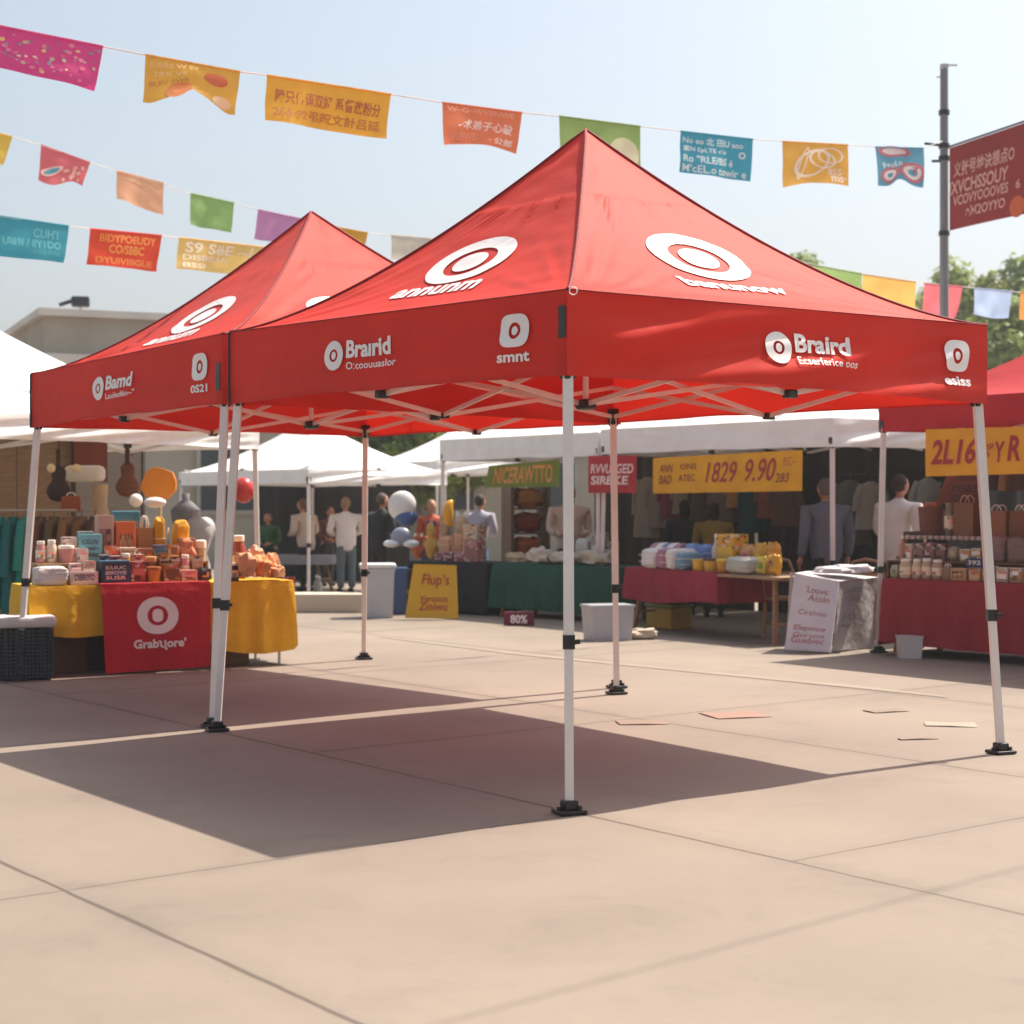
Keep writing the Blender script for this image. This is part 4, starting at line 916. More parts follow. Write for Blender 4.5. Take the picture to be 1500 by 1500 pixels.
def garment(loc, rz, w, h, hx, label, group, name='hanging_garment', sleeve=True, seed=0):
    g_ = empty(name, loc, rz, label=label, cat='garment', group=group)
    mb = MB(); n = 24; vs = []; m = 12
    for j in range(m+1):
        v = j/m; sh = min(1, .25+v*6) ; 
        for k in range(n):
            a = 2*math.pi*k/n; ww = w/2*(sh*(.85+.3*v)); dd = .055+.03*v+.018*math.sin(a*5+seed+v)*v
            vs.append((math.cos(a)*ww*(1+.05*math.sin(k*2+seed)), math.sin(a)*dd, -h*v))
    mb.add(vs, [(j*n+k, j*n+(k+1) % n, (j+1)*n+(k+1) % n, (j+1)*n+k) for j in range(m) for k in range(n)]+[tuple(range(n))])
    mb.build('cloth_body', mat(hx, 'cloth'), g_, world=False, smooth='auto')
    if sleeve:
        for i in (-1, 1):
            MB().tube([(i*w*.34, 0, -.05), (i*w*.50, 0, -h*.3), (i*w*.54, .01, -h*.62)], [.045, .05, .055], 10).build('sleeve', mat(hx, 'cloth'), g_, world=False, smooth='auto')
    MB().tube([(0, 0, -.01), (0, 0, .05), (.015, 0, .065), (.02, 0, .05)], .005, 6).build('hanger_hook', mat('#5a5650', 'metal'), g_, world=False)
    return g_
for i, (cw, hx) in enumerate(gcol):
    x = -.88+i*.135; q = rp+V(x*math.cos(.25), x*math.sin(.25))
    garment((q.x, q.y, 1.40), .25+1.15, .36, .88+.05*(i % 3), hx, '%s garment, %s from left on the clothes rail' % (cw, ORD[i]), 'clothes on the left rail', seed=i)
# interior of the left white tent
def panel(label, a, b, z0, z1, hx, name='partition_wall', cat='partition', kind='wood', th=.05, frame=True):
    c = (a+b)/2; d = (b-a); r = empty(name, (c.x, c.y, z0), math.atan2(d.y, d.x), label=label, cat=cat)
    L = d.length; H = z1-z0
    nn = max(1, int(L/.6))
    mb = MB(); 
    if kind == 'wood': [mb.box((-L/2+L*(k+.5)/nn, 0, H/2), (L/nn-.012, th, H)) for k in range(nn)]
    else: mb.grid(lambda u, v: (-L/2+L*u, .05*math.sin(u*L*8)+.03*math.sin(u*L*19), H*v), int(L*14), 6)
    mb.build('panel_sheet', mat(hx, kind), r, world=False, smooth=(kind != 'wood'))
    if frame:
        MB().box((0, -.01, H+.021), (L+.04, th+.03, .04)).build('top_rail', mat('#4a4038', 'wood'), r, world=False)
        for i in (-1, 1): MB().box((i*(L/2+.026), 0, H/2), (.04, th+.02, H)).build('end_post', mat('#4a4038', 'wood'), r, world=False)
    return r
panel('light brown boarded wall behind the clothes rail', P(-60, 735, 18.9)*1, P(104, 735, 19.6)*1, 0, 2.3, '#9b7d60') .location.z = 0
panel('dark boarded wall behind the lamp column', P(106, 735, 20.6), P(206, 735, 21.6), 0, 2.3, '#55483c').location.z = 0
w_ = panel('rust brown cloth hung high on the back of the left tent', P(108, 735, 19.4), P(158, 735, 19.7), 1.78, 2.36, '#7c3a26', name='hanging_cloth', cat='cloth', kind='cloth', frame=False); w_.location.z = 1.78
lp = P(146, 735, 18.6); lp.z = 0
lm = empty('floor_lamp', lp, label='cream column lamp with a wide white shade', cat='lamp')
MB().lathe((0, 0, 0), [(.14, 0), (.14, .05), (.085, .1), (.075, 1.35), (.10, 1.38), (.10, 1.46), (.08, 1.48), (.09, 1.74)], 20).build('column', mat('#c9ad8c', 'matte'), lm, world=False, smooth='auto')
MB().box((-.16, 0, 1.86), (.40, .30, .18), 0, .05).build('lamp_shade', mat('#f0ebe0', 'canvas'), lm, world=False, smooth='auto')
def instrument(px, py0, py1, D, hx, label, s=1):
    top = P(px, py0, D); h = top.z-P(px, py1, D).z
    r = empty('string_instrument', top, label=label, cat='instrument')
    mb = MB(); mb.lathe((0, 0, -h), [(.02, 0), (h*.17, h*.04), (h*.25, h*.17), (h*.22, h*.30), (h*.13, h*.42), (h*.14, h*.52), (h*.15, h*.60), (h*.08, h*.68), (.02, h*.70)], 20, 1, .35).build('body', mat(hx, 'wood'), r, world=False, smooth=True)
    MB().box((0, -.02, -h*.15), (.045, .03, h*.36), 0, .006).build('neck', mat('#3f2717', 'wood'), r, world=False)
    MB().tube([(0, 0, 0), (0, 0, .28)], .006, 5).build('hanging_cord', BLACKP, r, world=False)
instrument(187, 655, 728, 17.6, '#6b3d20', 'brown gourd shaped string instrument hanging beside the orange paddle sign')
instrument(86, 660, 735, 18.2, '#3b2c22', 'dark string instrument hanging in front of the light brown boards')
pd = P(233, 735, 17.0); pd.z = 0
ps = empty('paddle_sign', pd, label='round orange paddle sign on a pale post behind the yellow table', cat='sign')
zc = P(0, 710, 17).z
mb = MB(); vs = []; n = 12
for y in (-.025, .025):
    for k in range(n):
        a = 2*math.pi*k/n+.2; q = .178*(1+.06*math.sin(k*2.3)); vs.append((math.cos(a)*q, y, zc+math.sin(a)*q))
mb.add(vs, [tuple(range(n)), tuple(reversed(range(n, 2*n)))]+[(k, k+n, (k+1) % n+n, (k+1) % n) for k in range(n)]); mb.build('orange_disc', mat('#e08a12', 'plastic'), ps, world=False)
MB().tube([(0, .045, 0), (0, .045, zc+.1)], .02).build('post', mat('#c9b08c', 'wood'), ps, world=False)
MB().box((0, .04, .02), (.4, .3, .03), 0, .01).build('base', mat('#8a7a66', 'wood'), ps, world=False)
def balloon(px, py, D, r, hx, label, name='balloon', sh=(1, 1, 1.15), cord=.5, group=None, cat='balloon'):
    c = P(px, py, D); o = empty(name, c, label=label, cat=cat, group=group)
    MB().ell((0, 0, 0), (r*sh[0], r*sh[1], r*sh[2]), 20, 14, lambda q: q*(1 if q.z > 0 else 1-.0*q.z)).build('skin', mat(hx, 'balloon'), o, world=False, smooth=True)
    if cord: MB().tube([(0, 0, -r*sh[2]+.01), (.01, 0, -r*sh[2]-cord)], .006, 5).build('cord', mat('#b9a88c', 'matte'), o, world=False)
    return o
balloon(357, 718, 19.6, .16, '#b8302a', 'red rounded lantern hanging behind the paired tent legs', sh=(.8, .8, .95), cord=0, name='paper_lantern', cat='lantern')
balloon(187, 693, 19, .0001, '#ffffff', 'x') if False else None
balloon(75, 686, 18, .045, '#f2ddb0', 'small pale globe bulb hanging at the left, nearer the edge', name='globe_bulb', sh=(1, 1, 1.1), cord=0, cat='bulb')
balloon(112, 686, 18, .045, '#f2ddb0', 'small pale globe bulb hanging beside the tent leg at the left', name='globe_bulb', sh=(1.2, 1, 1), cord=0, cat='bulb')
balloon(199, 733, 17.4, .07, '#e7e0da', 'white round lantern under the gourd instrument', name='paper_lantern', sh=(1, 1, 1), cord=0, cat='lantern')
balloon(227, 736, 16.8, .09, '#ded8d4', 'white bowl shaped lantern just under the orange disc', name='paper_lantern', sh=(1.25, 1, .6), cord=0, cat='lantern')
bagp = P(104, 733, 18.0)
good('bag', .20, .1, .17, (bagp.x, bagp.y, 1.44), .2, '#a4522a', 'rust orange bag hanging above the right end of the clothes rail', 'bag', 'hanging bags')
def mannequin(px, D, label, hx, z0=.82, rz=0):
    c = P(px, 735, D); o = empty('mannequin', (c.x, c.y, 0), rz, label=label, cat='mannequin')
    MB().lathe((0, 0, 0), [(.10, z0), (.17, z0+.06), (.15, z0+.2), (.12, z0+.32), (.17, z0+.50), (.18, z0+.60), (.10, z0+.68), (.045, z0+.72), (.045, z0+.80)], 20, 1, .65).build('torso', mat(hx, 'cloth'), o, world=False, smooth=True)
    MB().tube([(0, 0, 0), (0, 0, z0+.02)], .02).build('stand_pole', DG, o, world=False)
    MB().lathe((0, 0, 0), [(.18, 0), (.18, .02), (.03, .05)], 16).build('stand_base', DG, o, world=False, smooth='auto')
mannequin(288, 18.6, 'pale mannequin torso behind the yellow table, left of the paired tent legs', '#a19c9a', .66)
mannequin(272, 20.2, 'grey mannequin torso in the dim rear of the left tent', '#6f6c70', .85)

# ---------- people ----------
def person(loc, rz, H, label, skin='#b98468', hair='#8d8a86', top='#dcd3cf', trousers='#3c4450', shoes='#2a2624', arms='down', long=0, hairstyle='short', lean=0, wide=1.0, apron=None):
    r = empty('person', loc, rz, label=label, cat='person'); r.scale = (H/1.74,)*3
    def skinned(name, joints, edges, m, sub=2, extra=None, flat=True):
        me = bpy.data.meshes.new(name); me.from_pydata([j[:3] for j in joints], edges, []); o = bpy.data.objects.new(name, me); COL.objects.link(o)
        md = o.modifiers.new('s', 'SKIN'); sv = me.skin_vertices[0].data
        for i, j in enumerate(joints): sv[i].radius = (j[3], j[3]*(j[4] if len(j) > 4 else 1)); sv[i].use_root = (i == 0)
        md.use_smooth_shade = True
        s2 = o.modifiers.new('d', 'SUBSURF'); s2.levels = sub; s2.render_levels = sub
        bpy.context.view_layer.update()
        ev = o.evaluated_get(bpy.context.evaluated_depsgraph_get()); nm = bpy.data.meshes.new_from_object(ev)
        bpy.data.objects.remove(o)
        mb = MB(); vv = [v.co.copy() for v in nm.vertices]
        for v in vv:
            if flat and abs(v.x) < .26 and v.z > .82: v.y *= .72
            if lean and v.z > .9: v.y -= (v.z-.9)*lean
        mb.v = [tuple(v) for v in vv]; mb.f = [tuple(p.vertices) for p in nm.polygons]; mb.m = [0]*len(mb.f)
        bpy.data.meshes.remove(nm)
        if extra: extra(mb)
        return mb
    sw = .185*wide
    el = {'down': ((.235, .03, 1.12), (.245, -.05, .86)), 'front': ((.235, .0, 1.13), (.12, -.24, 1.05)), 'mix': ((.26, .0, 1.14), (.14, -.22, 1.08)), 'hip': ((.30, .03, 1.14), (.20, -.10, .98))}[arms]
    el = tuple((q[0]*(1+(wide-1)*.8), q[1], q[2]) for q in el)
    base = [(0, 0, .95, .11), (0, 0, 1.12, .105*wide), (0, -.0, 1.28, .12*wide), (0, .01, 1.36, .085), (0, .0, 1.49, .052), (0, -.01, 1.56, .055)]
    J = list(base); E = [(0, 1), (1, 2), (2, 3), (3, 4), (4, 5)]
    for s in (-1, 1):
        k = len(J); e, w_ = el
        J += [(s*sw*.95, .01, 1.365, .045), (s*e[0], e[1], e[2], .042), (s*w_[0], w_[1], w_[2], .026)]; E += [(3, k), (k, k+1), (k+1, k+2)]
        k = len(J); J += [(s*.095, 0, .86, .085), (s*.10, -.01, .48, .055), (s*.105, .02, .09, .036)]; E += [(0, k), (k, k+1), (k+1, k+2)]
    def head(mb):
        def f(q):
            q = q.copy()
            if q.z < 0: q.x *= 1-.28*(-q.z)**1.2; q.y *= 1-.12*(-q.z)
            if q.y < -.2: 
                nz = math.exp(-((q.x)/.16)**2-((q.z+.12)/.22)**2); q.y -= .20*nz
                for ex in (-.38, .38): q.y += .06*math.exp(-((q.x-ex)/.15)**2-((q.z-.05)/.12)**2)
                q.y -= .05*math.exp(-((q.x)/.3)**2-((q.z+.52)/.07)**2)
            return q
        ly = -(1.64-.9)*lean
        mb.ell((0, -.015+ly, 1.64), (.078, .098, .118), 22, 18, f)
        for s in (-1, 1): mb.ell((s*.08, .0+ly, 1.63), (.012, .022, .032), 8, 6)
        # hands: palm, four fingers, thumb
        for s in (-1, 1):
            w_ = Vector((s*el[1][0], el[1][1], el[1][2])); e = Vector((s*el[0][0], el[0][1], el[0][2])); d = (w_-e).normalized()
            if lean: w_.y -= max(0, (w_.z-.9))*lean
            side = Vector((0, -1, 0)) if arms != 'front' else Vector((0, 0, 1)); side = (side-d*side.dot(d)).normalized(); nrm = d.cross(side)
            mb.tube([w_-d*.01, w_+d*.05, w_+d*.09], [.024, .032, .026], 8)
            for k in range(4):
                o_ = side*(-.024+k*.016); ln = (.062, .075, .078, .066)[k]
                mb.tube([w_+d*.075+o_, w_+d*(.09+ln*.5)+o_+nrm*s*.006, w_+d*(.085+ln)+o_+nrm*s*.02], [.0095, .0085, .006], 6)
            mb.tube([w_+d*.025+side*.02, w_+d*.055+side*.045, w_+d*.085+side*.05], [.011, .010, .007], 6)
    b = skinned('body', J, E, skin, extra=head); b.build('body', mat(skin, 'skin'), r, world=False, smooth=True)
    ly = -(1.64-.9)*lean
    for s in (-1, 1): MB().ell((s*.030, -.098+ly, 1.645), (.011, .008, .007), 8, 6).build('eye', mat('#2c211c', 'gloss'), r, world=False)
    # shirt or jacket
    J = [(0, 0, .86, .165), (0, 0, 1.12, .150*wide), (0, 0, 1.30, .172*wide), (0, .01, 1.405, .142*wide), (0, .008, 1.47, .092), (0, .006, 1.515, .072)]; E = [(0, 1), (1, 2), (2, 3), (3, 4), (4, 5)]
    if long: J[0] = (0, 0, .72, .185*wide); 
    for s in (-1, 1):
        k = len(J); e, w_ = [Vector((s*q[0], q[1], q[2])) for q in el]
        J += [(s*sw, .01, 1.395, .092), (*e, .066), (*lerp(e, w_, .97), .050)]; E += [(3, k), (k, k+1), (k+1, k+2)]
    skinned('shirt', J, E, top).build('jacket' if long else 'shirt', mat(top, 'cloth'), r, world=False, smooth=True)
    J = [(0, 0, 1.02, .120), (0, 0, .90, .150)]; E = [(0, 1)]
    for s in (-1, 1):
        k = len(J); J += [(s*.095, 0, .80, .112), (s*.105, -.01, .46, .085), (s*.11, .02, .08, .070)]; E += [(1, k), (k, k+1), (k+1, k+2)]
    skinned('trousers', J, E, trousers, flat=False).build('trousers', mat(trousers, 'cloth'), r, world=False, smooth=True)
    for s in (-1, 1):
        MB().ell((s*.11, -.05, .045), (.045, .135, .05), 14, 10, lambda q: Vector((q.x, q.y, max(q.z, -.85)))).build('shoe', mat(shoes, 'matte'), r, world=False, smooth=True)
    hm_ = MB()
    def hf(q):
        k = 1+.05*noise.noise(q*5)
        if q.y < -.35 and q.z < .45: return Vector((q.x*.9, q.y*.75, q.z*.9))
        return q*k
    hm_.ell((0, .012+ly, 1.665), (.088, .100, .108), 20, 16, hf)
    if hairstyle == 'bob': hm_.ell((0, .045+ly, 1.59), (.095, .07, .12), 16, 12, lambda q: q*(1+.08*noise.noise(q*4)))
    if hairstyle == 'bun': hm_.ell((0, .10+ly, 1.72), (.045, .045, .045), 12, 8)
    hm_.build('hair', mat(hair, 'matte'), r, world=False, smooth=True)
    return r
def at(px, D): q = P(px, 735, D); q.z = 0; return q
person(at(1211, 19.9), R(200), 1.80, 'grey haired man in a slate grey jacket seen from behind beside the tent post', hair='#6a625c', top='#6c6e7c', trousers='#16161a', long=1, wide=1.32, lean=.05)
person(at(1313, 19.6), R(125), 1.84, 'dark haired person in a loose white shirt behind the white box sign', hair='#2c1f19', top='#e0dbd5', trousers='#35302d', long=1, wide=1.3, arms='front', lean=.08)
person(at(507, 28.6), R(205), 1.60, 'person in a long white shirt and grey jeans, fair short hair, seen from behind', hair='#8f7556', top='#e3d8d2', trousers='#5f6a70', long=1, wide=1.3, arms='mix', lean=.05)
person(at(449, 29.2), R(235), 1.58, 'person in a cream top turned away, left of the white shirted shopper', hair='#6d4c3a', top='#cbb5a6', trousers='#1d1c1f', long=1, wide=1.35, arms='mix', lean=.14)
person(at(557, 26.8), R(130), 1.66, 'person in a black shirt beside the rear tent leg', hair='#5a4a40', top='#17181c', trousers='#141418', long=1, wide=1.35, arms='mix', lean=.06)
person(at(478, 31), R(40), 1.44, 'dim figure in brown facing the shoppers under the low tent', hair='#3a2018', top='#6b3f33', trousers='#222222', arms='front', lean=.2)
person(at(398, 30.6), R(-30), 1.32, 'figure in a dark green top sitting low under the low tent', hair='#7a5c4a', top='#2f5a38', trousers='#1f2420', arms='front', lean=.2, wide=1.2)
person(at(833, 24.3), R(15), 1.76, 'seller with dark hair and cream shirt behind the green table', hair='#17120f', top='#ddc8ba', trousers='#2e2a28', long=1, wide=1.3, arms='front', lean=.08)
person(at(1046, 22.6), R(180), 1.52, 'person in a mustard top with dark bob behind the centre table', hair='#2a1c17', top='#8e7a2c', trousers='#2a2624', hairstyle='bob', wide=1.25, lean=.12, arms='front')
person(at(1004, 23.0), R(190), 1.55, 'person in a black top in the dark rear of the centre stall', hair='#1d1512', top='#1c1a1e', trousers='#1c1a1e', hairstyle='bob', wide=1.25, lean=.1, arms='front')
person(at(632, 27.2), R(20), 1.56, 'figure in an orange red shirt behind the black table', hair='#8a6a52', top='#b3502c', trousers='#3b3f55', arms='front')
person(at(700, 27.0), R(150), 1.64, 'person in pale shirt in the shade behind the stacked toys', hair='#3d2f27', top='#a9a5b2', trousers='#4a6a94', wide=1.25, arms='mix', lean=.1)
# ---------- middle stalls ----------
nbA = V(a1.y, -a1.x)                                # pointing into the stalls
if nbA.y < 0: nbA = -nbA
def apx(px, off=0): return online(px, C1+nbA*off, a1)
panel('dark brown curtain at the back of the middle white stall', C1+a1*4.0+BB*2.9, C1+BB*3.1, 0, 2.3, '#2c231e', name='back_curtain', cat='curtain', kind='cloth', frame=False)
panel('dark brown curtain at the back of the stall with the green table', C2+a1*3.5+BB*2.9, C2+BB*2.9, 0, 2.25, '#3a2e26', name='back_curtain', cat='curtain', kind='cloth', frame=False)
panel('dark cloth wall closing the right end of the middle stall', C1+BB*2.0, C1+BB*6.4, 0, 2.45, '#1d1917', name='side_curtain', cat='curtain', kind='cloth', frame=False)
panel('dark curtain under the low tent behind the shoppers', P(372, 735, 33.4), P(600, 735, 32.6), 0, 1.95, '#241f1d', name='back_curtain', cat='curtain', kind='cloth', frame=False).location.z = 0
def hang_sign(name, label, px0, px1, y0, y1, off, hx, texts, ln=None, skew=0, cat='banner', cords=False):
    """flat cloth sign on the stall row line, top corners at rows y0 (left, right) and bottom at y1"""
    P0, d = ln or (C1+nbA*off, a1)
    a, b = online(px0, P0, d), online(px1, P0, d)
    TLz = P(px0, y0[0], a.y).z; TRz = P(px1, y0[1], b.y).z; BLz = P(px0, y1[0], a.y).z; BRz = P(px1, y1[1], b.y).z
    dd = (b-a).normalized(); nn = Vector((dd.y, -dd.x, 0))
    L = (b-a).length
    def fn(u, v, o=0):
        q = lerp(a, b, u)-dd*(skew*v*(1-u)); z = lerp(lerp(TLz, TRz, u), lerp(BLz, BRz, u), v)
        return Vector((q.x, q.y, z))+nn*(o+.012*math.sin(u*L*4)*v+.006*math.sin(u*11+v*3))
    o = MB().grid(lambda u, v: fn(u, 1-v), 36, 10)
    o = o.build(name, mat(hx, 'cloth'), smooth=True, label=label, cat=cat)
    cols = {}
    for tx, u0, v0, u1, v1, c, sh, bo in texts:
        m = MB(); put_text(m, fn, tx, u0, v0, u1, v1, bold=bo, shear=sh); m.build('lettering', mat(c, 'print'), o)
    for c, m in cols.items(): m.build('lettering', mat(c, 'print'), o)
    if cords:
        for u in (.02, .98): MB().tube([fn(u, .02, .01), fn(u, 0, .0)+V(0, 0, .14)+nbA*.03], .005, 5).build('tie_cord', BLACKP, o)
    return o
hang_sign('price_banner', 'long yellow banner with dark red 1829 lettering under the middle white tent', 957, 1175, (671, 659), (723, 719), -.06, '#dc9f12', [
  ('ANN', .05, .20, .15, .42, '#8a3a20', .3, .01), ('BAD', .045, .50, .14, .74, '#8a3a20', .3, .01), ('ONS', .20, .20, .31, .36, '#8a3a20', 0, .01), ('ATEC', .185, .50, .30, .68, '#8a3a20', 0, .01),
  ('1829', .37, .20, .59, .74, '#a02020', .3, .01), ('9.90', .64, .16, .84, .74, '#a02020', .35, .01), ('283', .835, .55, .92, .78, '#8a3a20', .2, .01), ('EC~', .885, .16, .965, .36, '#b4642a', .1, .0)])
hang_sign('fabric_sign', 'small red sign with two rows of white letters left of the yellow banner', 862, 932, (668, 667), (722, 722), -.06, '#ad2429', [('RVVUVGED', .06, .22, .94, .48, '#e8cfc8', .15, .02), ('SIRBKE', .06, .54, .84, .78, '#e8cfc8', .1, .03)], cat='sign')
hang_sign('fabric_sign', 'olive green sign with orange letters above the green table', 716, 820, (682, 673), (714, 713), -.06, '#6f7a26', [('NICERAWTTO', .10, .14, .90, .84, '#d58c3c', .12, .02)], skew=.06, cat='sign')
# red tent banner
LR0 = CR-RD*0
hang_sign('price_banner', 'yellow banner with big red 2L16 lettering under the red stall tent', 1356, 1535, (629, 624), (698, 693), 0, '#e0a01a', [
  ('2L16', .05, .22, .43, .76, '#a3201f', .2, .03), ('9', .52, .34, .58, .48, '#a8402a', .2, .01), ('Y', .59, .30, .67, .74, '#a3201f', .2, .02), ('R', .68, .18, .78, .72, '#a3201f', .25, .03), ('s', .515, .52, .55, .62, '#a8402a', 0, 0)], ln=(CR-V(-RD.y, RD.x)*.09, RD))

# --- centre table with red cloth ---
CD = V(.5, -.866).normalized(); CP = V(G(1090, 941).x, G(1090, 941).y)
ca, cb = online(916, CP, CD), online(1140, CP, CD); CL = (cb-ca).length; CH = .74
table('wooden trestle table half covered by the red cloth, splayed legs showing', ca, CD, CL, .8, CH, '#9c7350')
cc_ = online(1050, CP, CD)
cloth_thing('tablecloth', None, 'crimson cloth over the left half of the wooden trestle table', ca, CD, (cc_-ca).length, .8, CH, '#8e1730', lambda sd, s: .36+.03*math.sin(s*5) if sd == 0 else .34, fold=.012, seed=5)
gc = 'goods on the centre table'
row(CP, CD, CH+.014, .16, [
 ('bundle', 955, 978, .24, 'white rounded', '#d8d2d0', {'d': .4}), ('bundle', 979, 992, .25, 'mauve', '#a9788c', {'d': .4}), ('bundle', 993, 1004, .24, 'white narrow', '#dad3d0', {'d': .4}), ('bundle', 1005, 1016, .20, 'steel blue', '#6c90a8', {'d': .35}),
 ('tub', 1018, 1034, .13, 'yellow lidded', '#d9a920', {'hx2': '#c9a43a'}), ('tub', 1035, 1052, .15, 'yellow and black', '#caa030', {'hx2': '#4a3a30'}), ('tub', 1053, 1067, .15, 'amber', '#c98f1c', {'hx2': '#e2c04a'}),
 ('bundle', 1070, 1110, .18, 'clear plastic grey', '#b4b6ae', {'hx2': '#8f9289'}), ('pouch', 1112, 1127, .19, 'lemon', '#c9b13a', {'hx2': '#7a8a3a'}), ('pouch', 1128, 1142, .22, 'ochre', '#cf9a22', {'hx2': '#7a2a4a'})], 'front row of centre table', gc)
row(CP, CD, CH+.014, .42, [
 ('roll', 962, 1006, .30, 'pink and blue', '#a87c90', {'hx2': '#8288ac', 'd': .3}), ('bundle', 1008, 1024, .30, 'light blue', '#7f97c4'), ('bundle', 1026, 1042, .29, 'cornflower blue', '#6f8cc8'), ('bottle', 1045, 1053, .42, 'white', '#d9d4cc'),
 ('carton', 1060, 1086, .42, 'bright yellow', '#d49d14', {'hx2': '#e6bc3e'}), ('pouch', 1088, 1106, .30, 'pink and yellow', '#cf9f6a', {'hx2': '#c05a6a'}), ('pouch', 1108, 1124, .32, 'golden', '#d29a1c', {'hx2': '#e3c03c'}), ('pouch', 1126, 1142, .33, 'deep yellow', '#cc8f14', {'hx2': '#e0a83c'})], 'back row of centre table', gc)
yb = online(980, CP+V(.4, .3), CD); bx = empty('storage_box', yb, -1.0, label='mustard yellow lidded box on the ground under the centre table', cat='box')
MB().box((0, 0, .13), (.5, .34, .26), 0, .02).build('box_body', mat('#a88718', 'plastic'), bx, world=False); MB().box((0, 0, .285), (.53, .37, .045), 0, .012).build('lid', mat('#6f7a20', 'plastic'), bx, world=False)
def bin_(px, D, w, d, h, hx, label, rz=0, lid=None, name='storage_bin', cat='bin'):
    q = at(px, D); o = empty(name, q, rz, label=label, cat=cat)
    mb = MB(); vs = []
    for z, k in ((0, .9), (h*.93, 1), (h*.93, 1.05), (h, 1.05)): vs += [(i*w/2*k, j*d/2*k, z) for i, j in ((-1, -1), (1, -1), (1, 1), (-1, 1))]
    mb.add(vs, [(3, 2, 1, 0)]+[(k*4+i, k*4+(i+1) % 4, k*4+4+(i+1) % 4, k*4+4+i) for k in range(3) for i in range(4)]+[(12, 13, 14, 15)])
    mb.build('bin_body', mat(hx, 'plastic'), o, world=False)
    if lid: MB().box((0, 0, h+.035), (w*1.12, d*1.12, .06), 0, .025).build('lid', mat(lid, 'plastic'), o, world=False, smooth='auto')
    return o
bin_(890, 18.9, .50, .36, .40, '#a9acb4', 'grey white plastic bin at the foot of the far tent leg', .3)
bin_(553, 22.6, .44, .40, .66, '#b9bcc4', 'white cooler box with a lid right of the rear tent leg', .1, lid='#dfe2e6', name='cooler_box', cat='cooler')
bin_(583, 23.3, .24, .34, .64, '#33507f', 'blue crate beside the white cooler box', .1, name='plastic_crate', cat='crate')
q = at(596, 23.9); o = empty('storage_box', q, .1, label='olive box with a yellow band behind the yellow poster', cat='box')
MB().box((0, 0, .30), (.34, .3, .60), 0, .01).build('box_body', mat('#3a3620', 'plastic'), o, world=False); MB().box((0, 0, .28), (.36, .32, .07), 0, .005).build('yellow_band', mat('#a88f20', 'plastic'), o, world=False)
bg_ = at(938, 19.0); good('heap', .42, .22, .12, (bg_.x, bg_.y, 0), .2, '#b9ac98', 'crumpled pale sack on the ground beside the trestle leg', 'sack', 'sacks')
# wooden chair behind A-board
def chair(px, D, rz, label):
    o = empty('wooden_chair', at(px, D), rz, label=label, cat='chair'); wm = mat('#a37c55', 'wood')
    MB().box((0, 0, .44), (.42, .42, .035), 0, .015).build('seat', wm, o, world=False)
    for i in (-1, 1):
        for j in (-1, 1): MB().bar((i*.19, j*.19, 0), (i*.17, j*.17, .425), .035, .035).build('leg', wm, o, world=False)
        MB().bar((i*.17, -.12, .15), (i*.17, .12, .15), .022, .03).build('stretcher', wm, o, world=False)
    mb = MB(); mb.tube([(-.18, .19, .45), (-.19, .22, .75), (-.14, .24, .88), (0, .245, .91), (.14, .24, .88), (.19, .22, .75), (.18, .19, .45)], .018, 8); mb.build('back_frame', wm, o, world=False, smooth=True)
    MB().box((0, .225, .70), (.36, .018, .12), 0, .006).build('backrest', wm, o, world=False)
chair(1150, 19.4, 2.6, 'light wooden chair between the centre table and the white box sign')
chair(1270, 19.0, 2.9, 'light wooden chair behind the white box sign, next to the grey jacket')
# --- white box sign (A-board with side cloth) ---
bp_ = G(1218, 957)
n0 = V(.96, -.28).normalized()
ab = empty('board_sign', bp_, label='white board sign with faded pink lettering and lettered side cloth greyed for shade', cat='sign')
WB = mat('#cfcbd0', 'paper'); 
def quadfn(a, b, c, d_):
    a, b, c, d_ = map(Vector, (a, b, c, d_)); nn = (b-a).cross(d_-a).normalized()
    if nn.y > 0: nn = -nn
    return lambda u, v, off=0: lerp(lerp(a, b, u), lerp(d_, c, u), v)+nn*off
D_ = bp_.y
fa, fb = P(1164, 840, D_+.25), P(1229, 852, D_+.05); fd, fc = P(1149, 948, D_+.10), P(1216, 957, D_-.1); fd.z = .03; fc.z = .02
ff = quadfn(fa, fb, fc, fd)
mb = MB(); t_ = 8
mb.add([ff(u, v, o) for o in (0, -.035) for v in (0, 1) for u in (0, 1)], [(0, 1, 3, 2), (4, 6, 7, 5), (0, 4, 5, 1), (1, 5, 7, 3), (3, 7, 6, 2), (2, 6, 4, 0)]); mb.build('front_board', WB, ab)
tx = MB()
for s, u0, v0, u1, v1 in (('\u2019Loovic', .30, .13, .82, .22), ('Aioln', .36, .24, .84, .33), ('Cirahvio', .20, .45, .82, .52), ('Elepnioe', .14, .66, .84, .75), ('Gui\u00b7uot', .14, .76, .84, .82), ('Guebiec', .12, .82, .84, .90)): put_text(tx, ff, s, u0, v0, u1, v1, bold=.0, off=.004, shear=.15)
tx.build('lettering', mat('#a8525c', 'print'), ab)
sa, sb = P(1230, 853, D_+.06), P(1288, 846, D_+.75); se, sf = P(1278, 950, D_+.62), P(1218, 955, D_-.02); se.z = .02; sf.z = .02
sfn2 = quadfn(sa, sb, se, sf)
MB().grid(lambda u, v: sfn2(u, 1-v, .012*math.sin(u*9+v*4)), 14, 10).build('side_cloth', mat('#a9a4a4', 'cloth'), ab, smooth=True)  # side cloth coloured greyer than the front board to stand for its shade
tx = MB()
